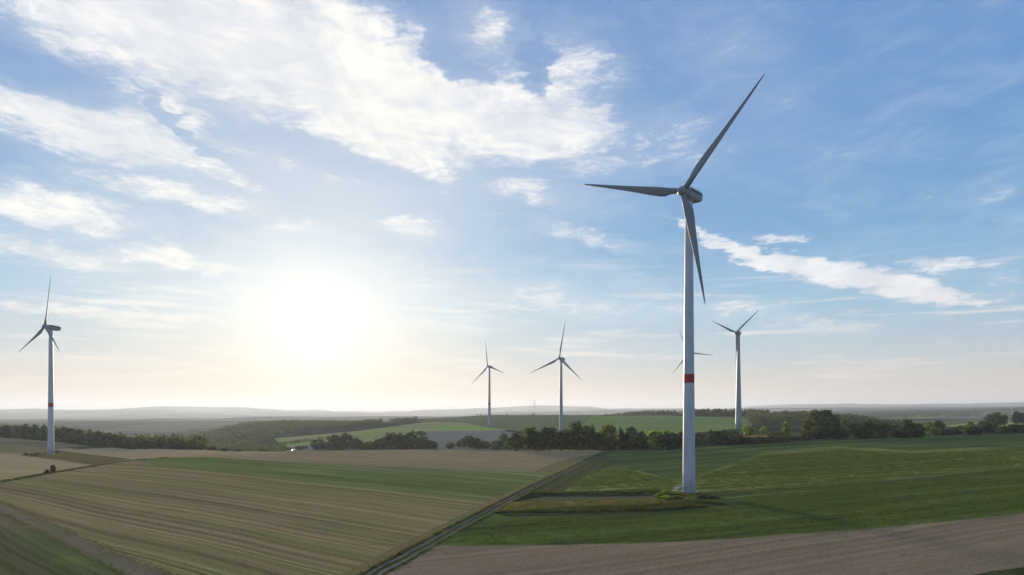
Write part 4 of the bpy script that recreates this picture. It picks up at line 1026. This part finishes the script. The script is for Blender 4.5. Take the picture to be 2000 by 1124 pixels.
link('wall', boxes_mesh('wall', [((0, 0, 1.3), (9, 4, 3.2), (0, 0, 0))], CONCRETE), hut)
link('roof', boxes_mesh('roof', [((0, 0, 3.1), (9.6, 4.6, .35), (0, 0, 0))], DARK_PAINT), hut)
mast(855, 1760, 14, .8, 'faint thin mast on the hill shoulder left of centre', stays=False)
mast(1205, 1000, 11, .45, 'thin dark pole standing in the green hill field', False, False)
mast(1976, 930, 24, .55, 'white pole among the trees near the right edge', False, False)
mast(1690, 900, 13, .4, 'slim pole far off above the right hedge', False, False)

def car(px, py, label):
    x, y = G(px, py, 200); z = h1(x, y)
    root = empty('parked_car', (x, y, z), RAD(25)); tag(root, label, 'car')
    body = [(-2.2, .45), (-2.15, .95), (-1.2, 1.05), (-.55, 1.5), (1.0, 1.52), (1.75, 1.02), (2.2, .95), (2.22, .45)]
    prof = np.array(body)
    def ring(yv, k): return np.c_[prof[:, 0] * k, np.full(len(prof), yv), .45 + (prof[:, 1] - .45) * (k if abs(yv) > .8 else 1)]
    link('body', loft_mesh('body', [ring(-.85, .97), ring(-.7, 1), ring(.7, 1), ring(.85, .97)], paint_mat('white_car_paint', (.8, .8, .79), .25, .05, .5), False), root)
    link('window', boxes_mesh('window', [((.2, s * .815, 1.25), (1.9, .05, .36), (0, 0, 0)) for s in (-1, 1)], DARK_PAINT), root)
    link('windscreen', boxes_mesh('windscreen', [((-.93, 0, 1.28), (.05, 1.35, .55), (0, RAD(52), 0))], DARK_PAINT), root)
    for sx in (-1.35, 1.4):
        for sy in (-.8, .8):
            w = link('wheel', loft_mesh('wheel', [circle(.33, -.1, 18), circle(.33, .1, 18)], DARK_PAINT), root)
            w.matrix_local = Matrix.Translation((sx, sy, .33)) @ Matrix.Rotation(RAD(90), 4, 'X')
    return root
car(572, 880, 'small white car parked at the left end of the hedge')

# ------------------------------------------------------------------ haze
def haze(density, color, aniso):
    bm = bmesh.new()
    bmesh.ops.create_cube(bm, size=1.0, matrix=Matrix.Translation((0, 0, -90)) @ Matrix.Diagonal((62000, 62000, 860, 1)))
    me = bpy.data.meshes.new('haze'); bm.to_mesh(me); bm.free()
    m, N = new_mat('evening_haze')
    v = N.new('ShaderNodeVolumePrincipled')
    v.inputs['Color'].default_value = (*color, 1); v.inputs['Density'].default_value = density; v.inputs['Anisotropy'].default_value = aniso
    o = N.new('ShaderNodeOutputMaterial'); m.node_tree.links.new(v.outputs[0], o.inputs['Volume'])
    me.materials.append(m)
    tag(link('haze', me), 'thin pale evening haze over the whole landscape', 'haze', kind='stuff')
zmin = min(min((o.matrix_basis @ Vector(c)).z for c in o.bound_box) for o in COL.objects if o.type == 'MESH' and o.get('kind') == 'structure')
zmax = max(max(c[2] for c in o.bound_box) for o in COL.objects if o.type == 'MESH' and o.get('kind') == 'structure')
print('TERRAIN Z', zmin, zmax)
haze(6.0e-5, (.66, .76, .90), .32)
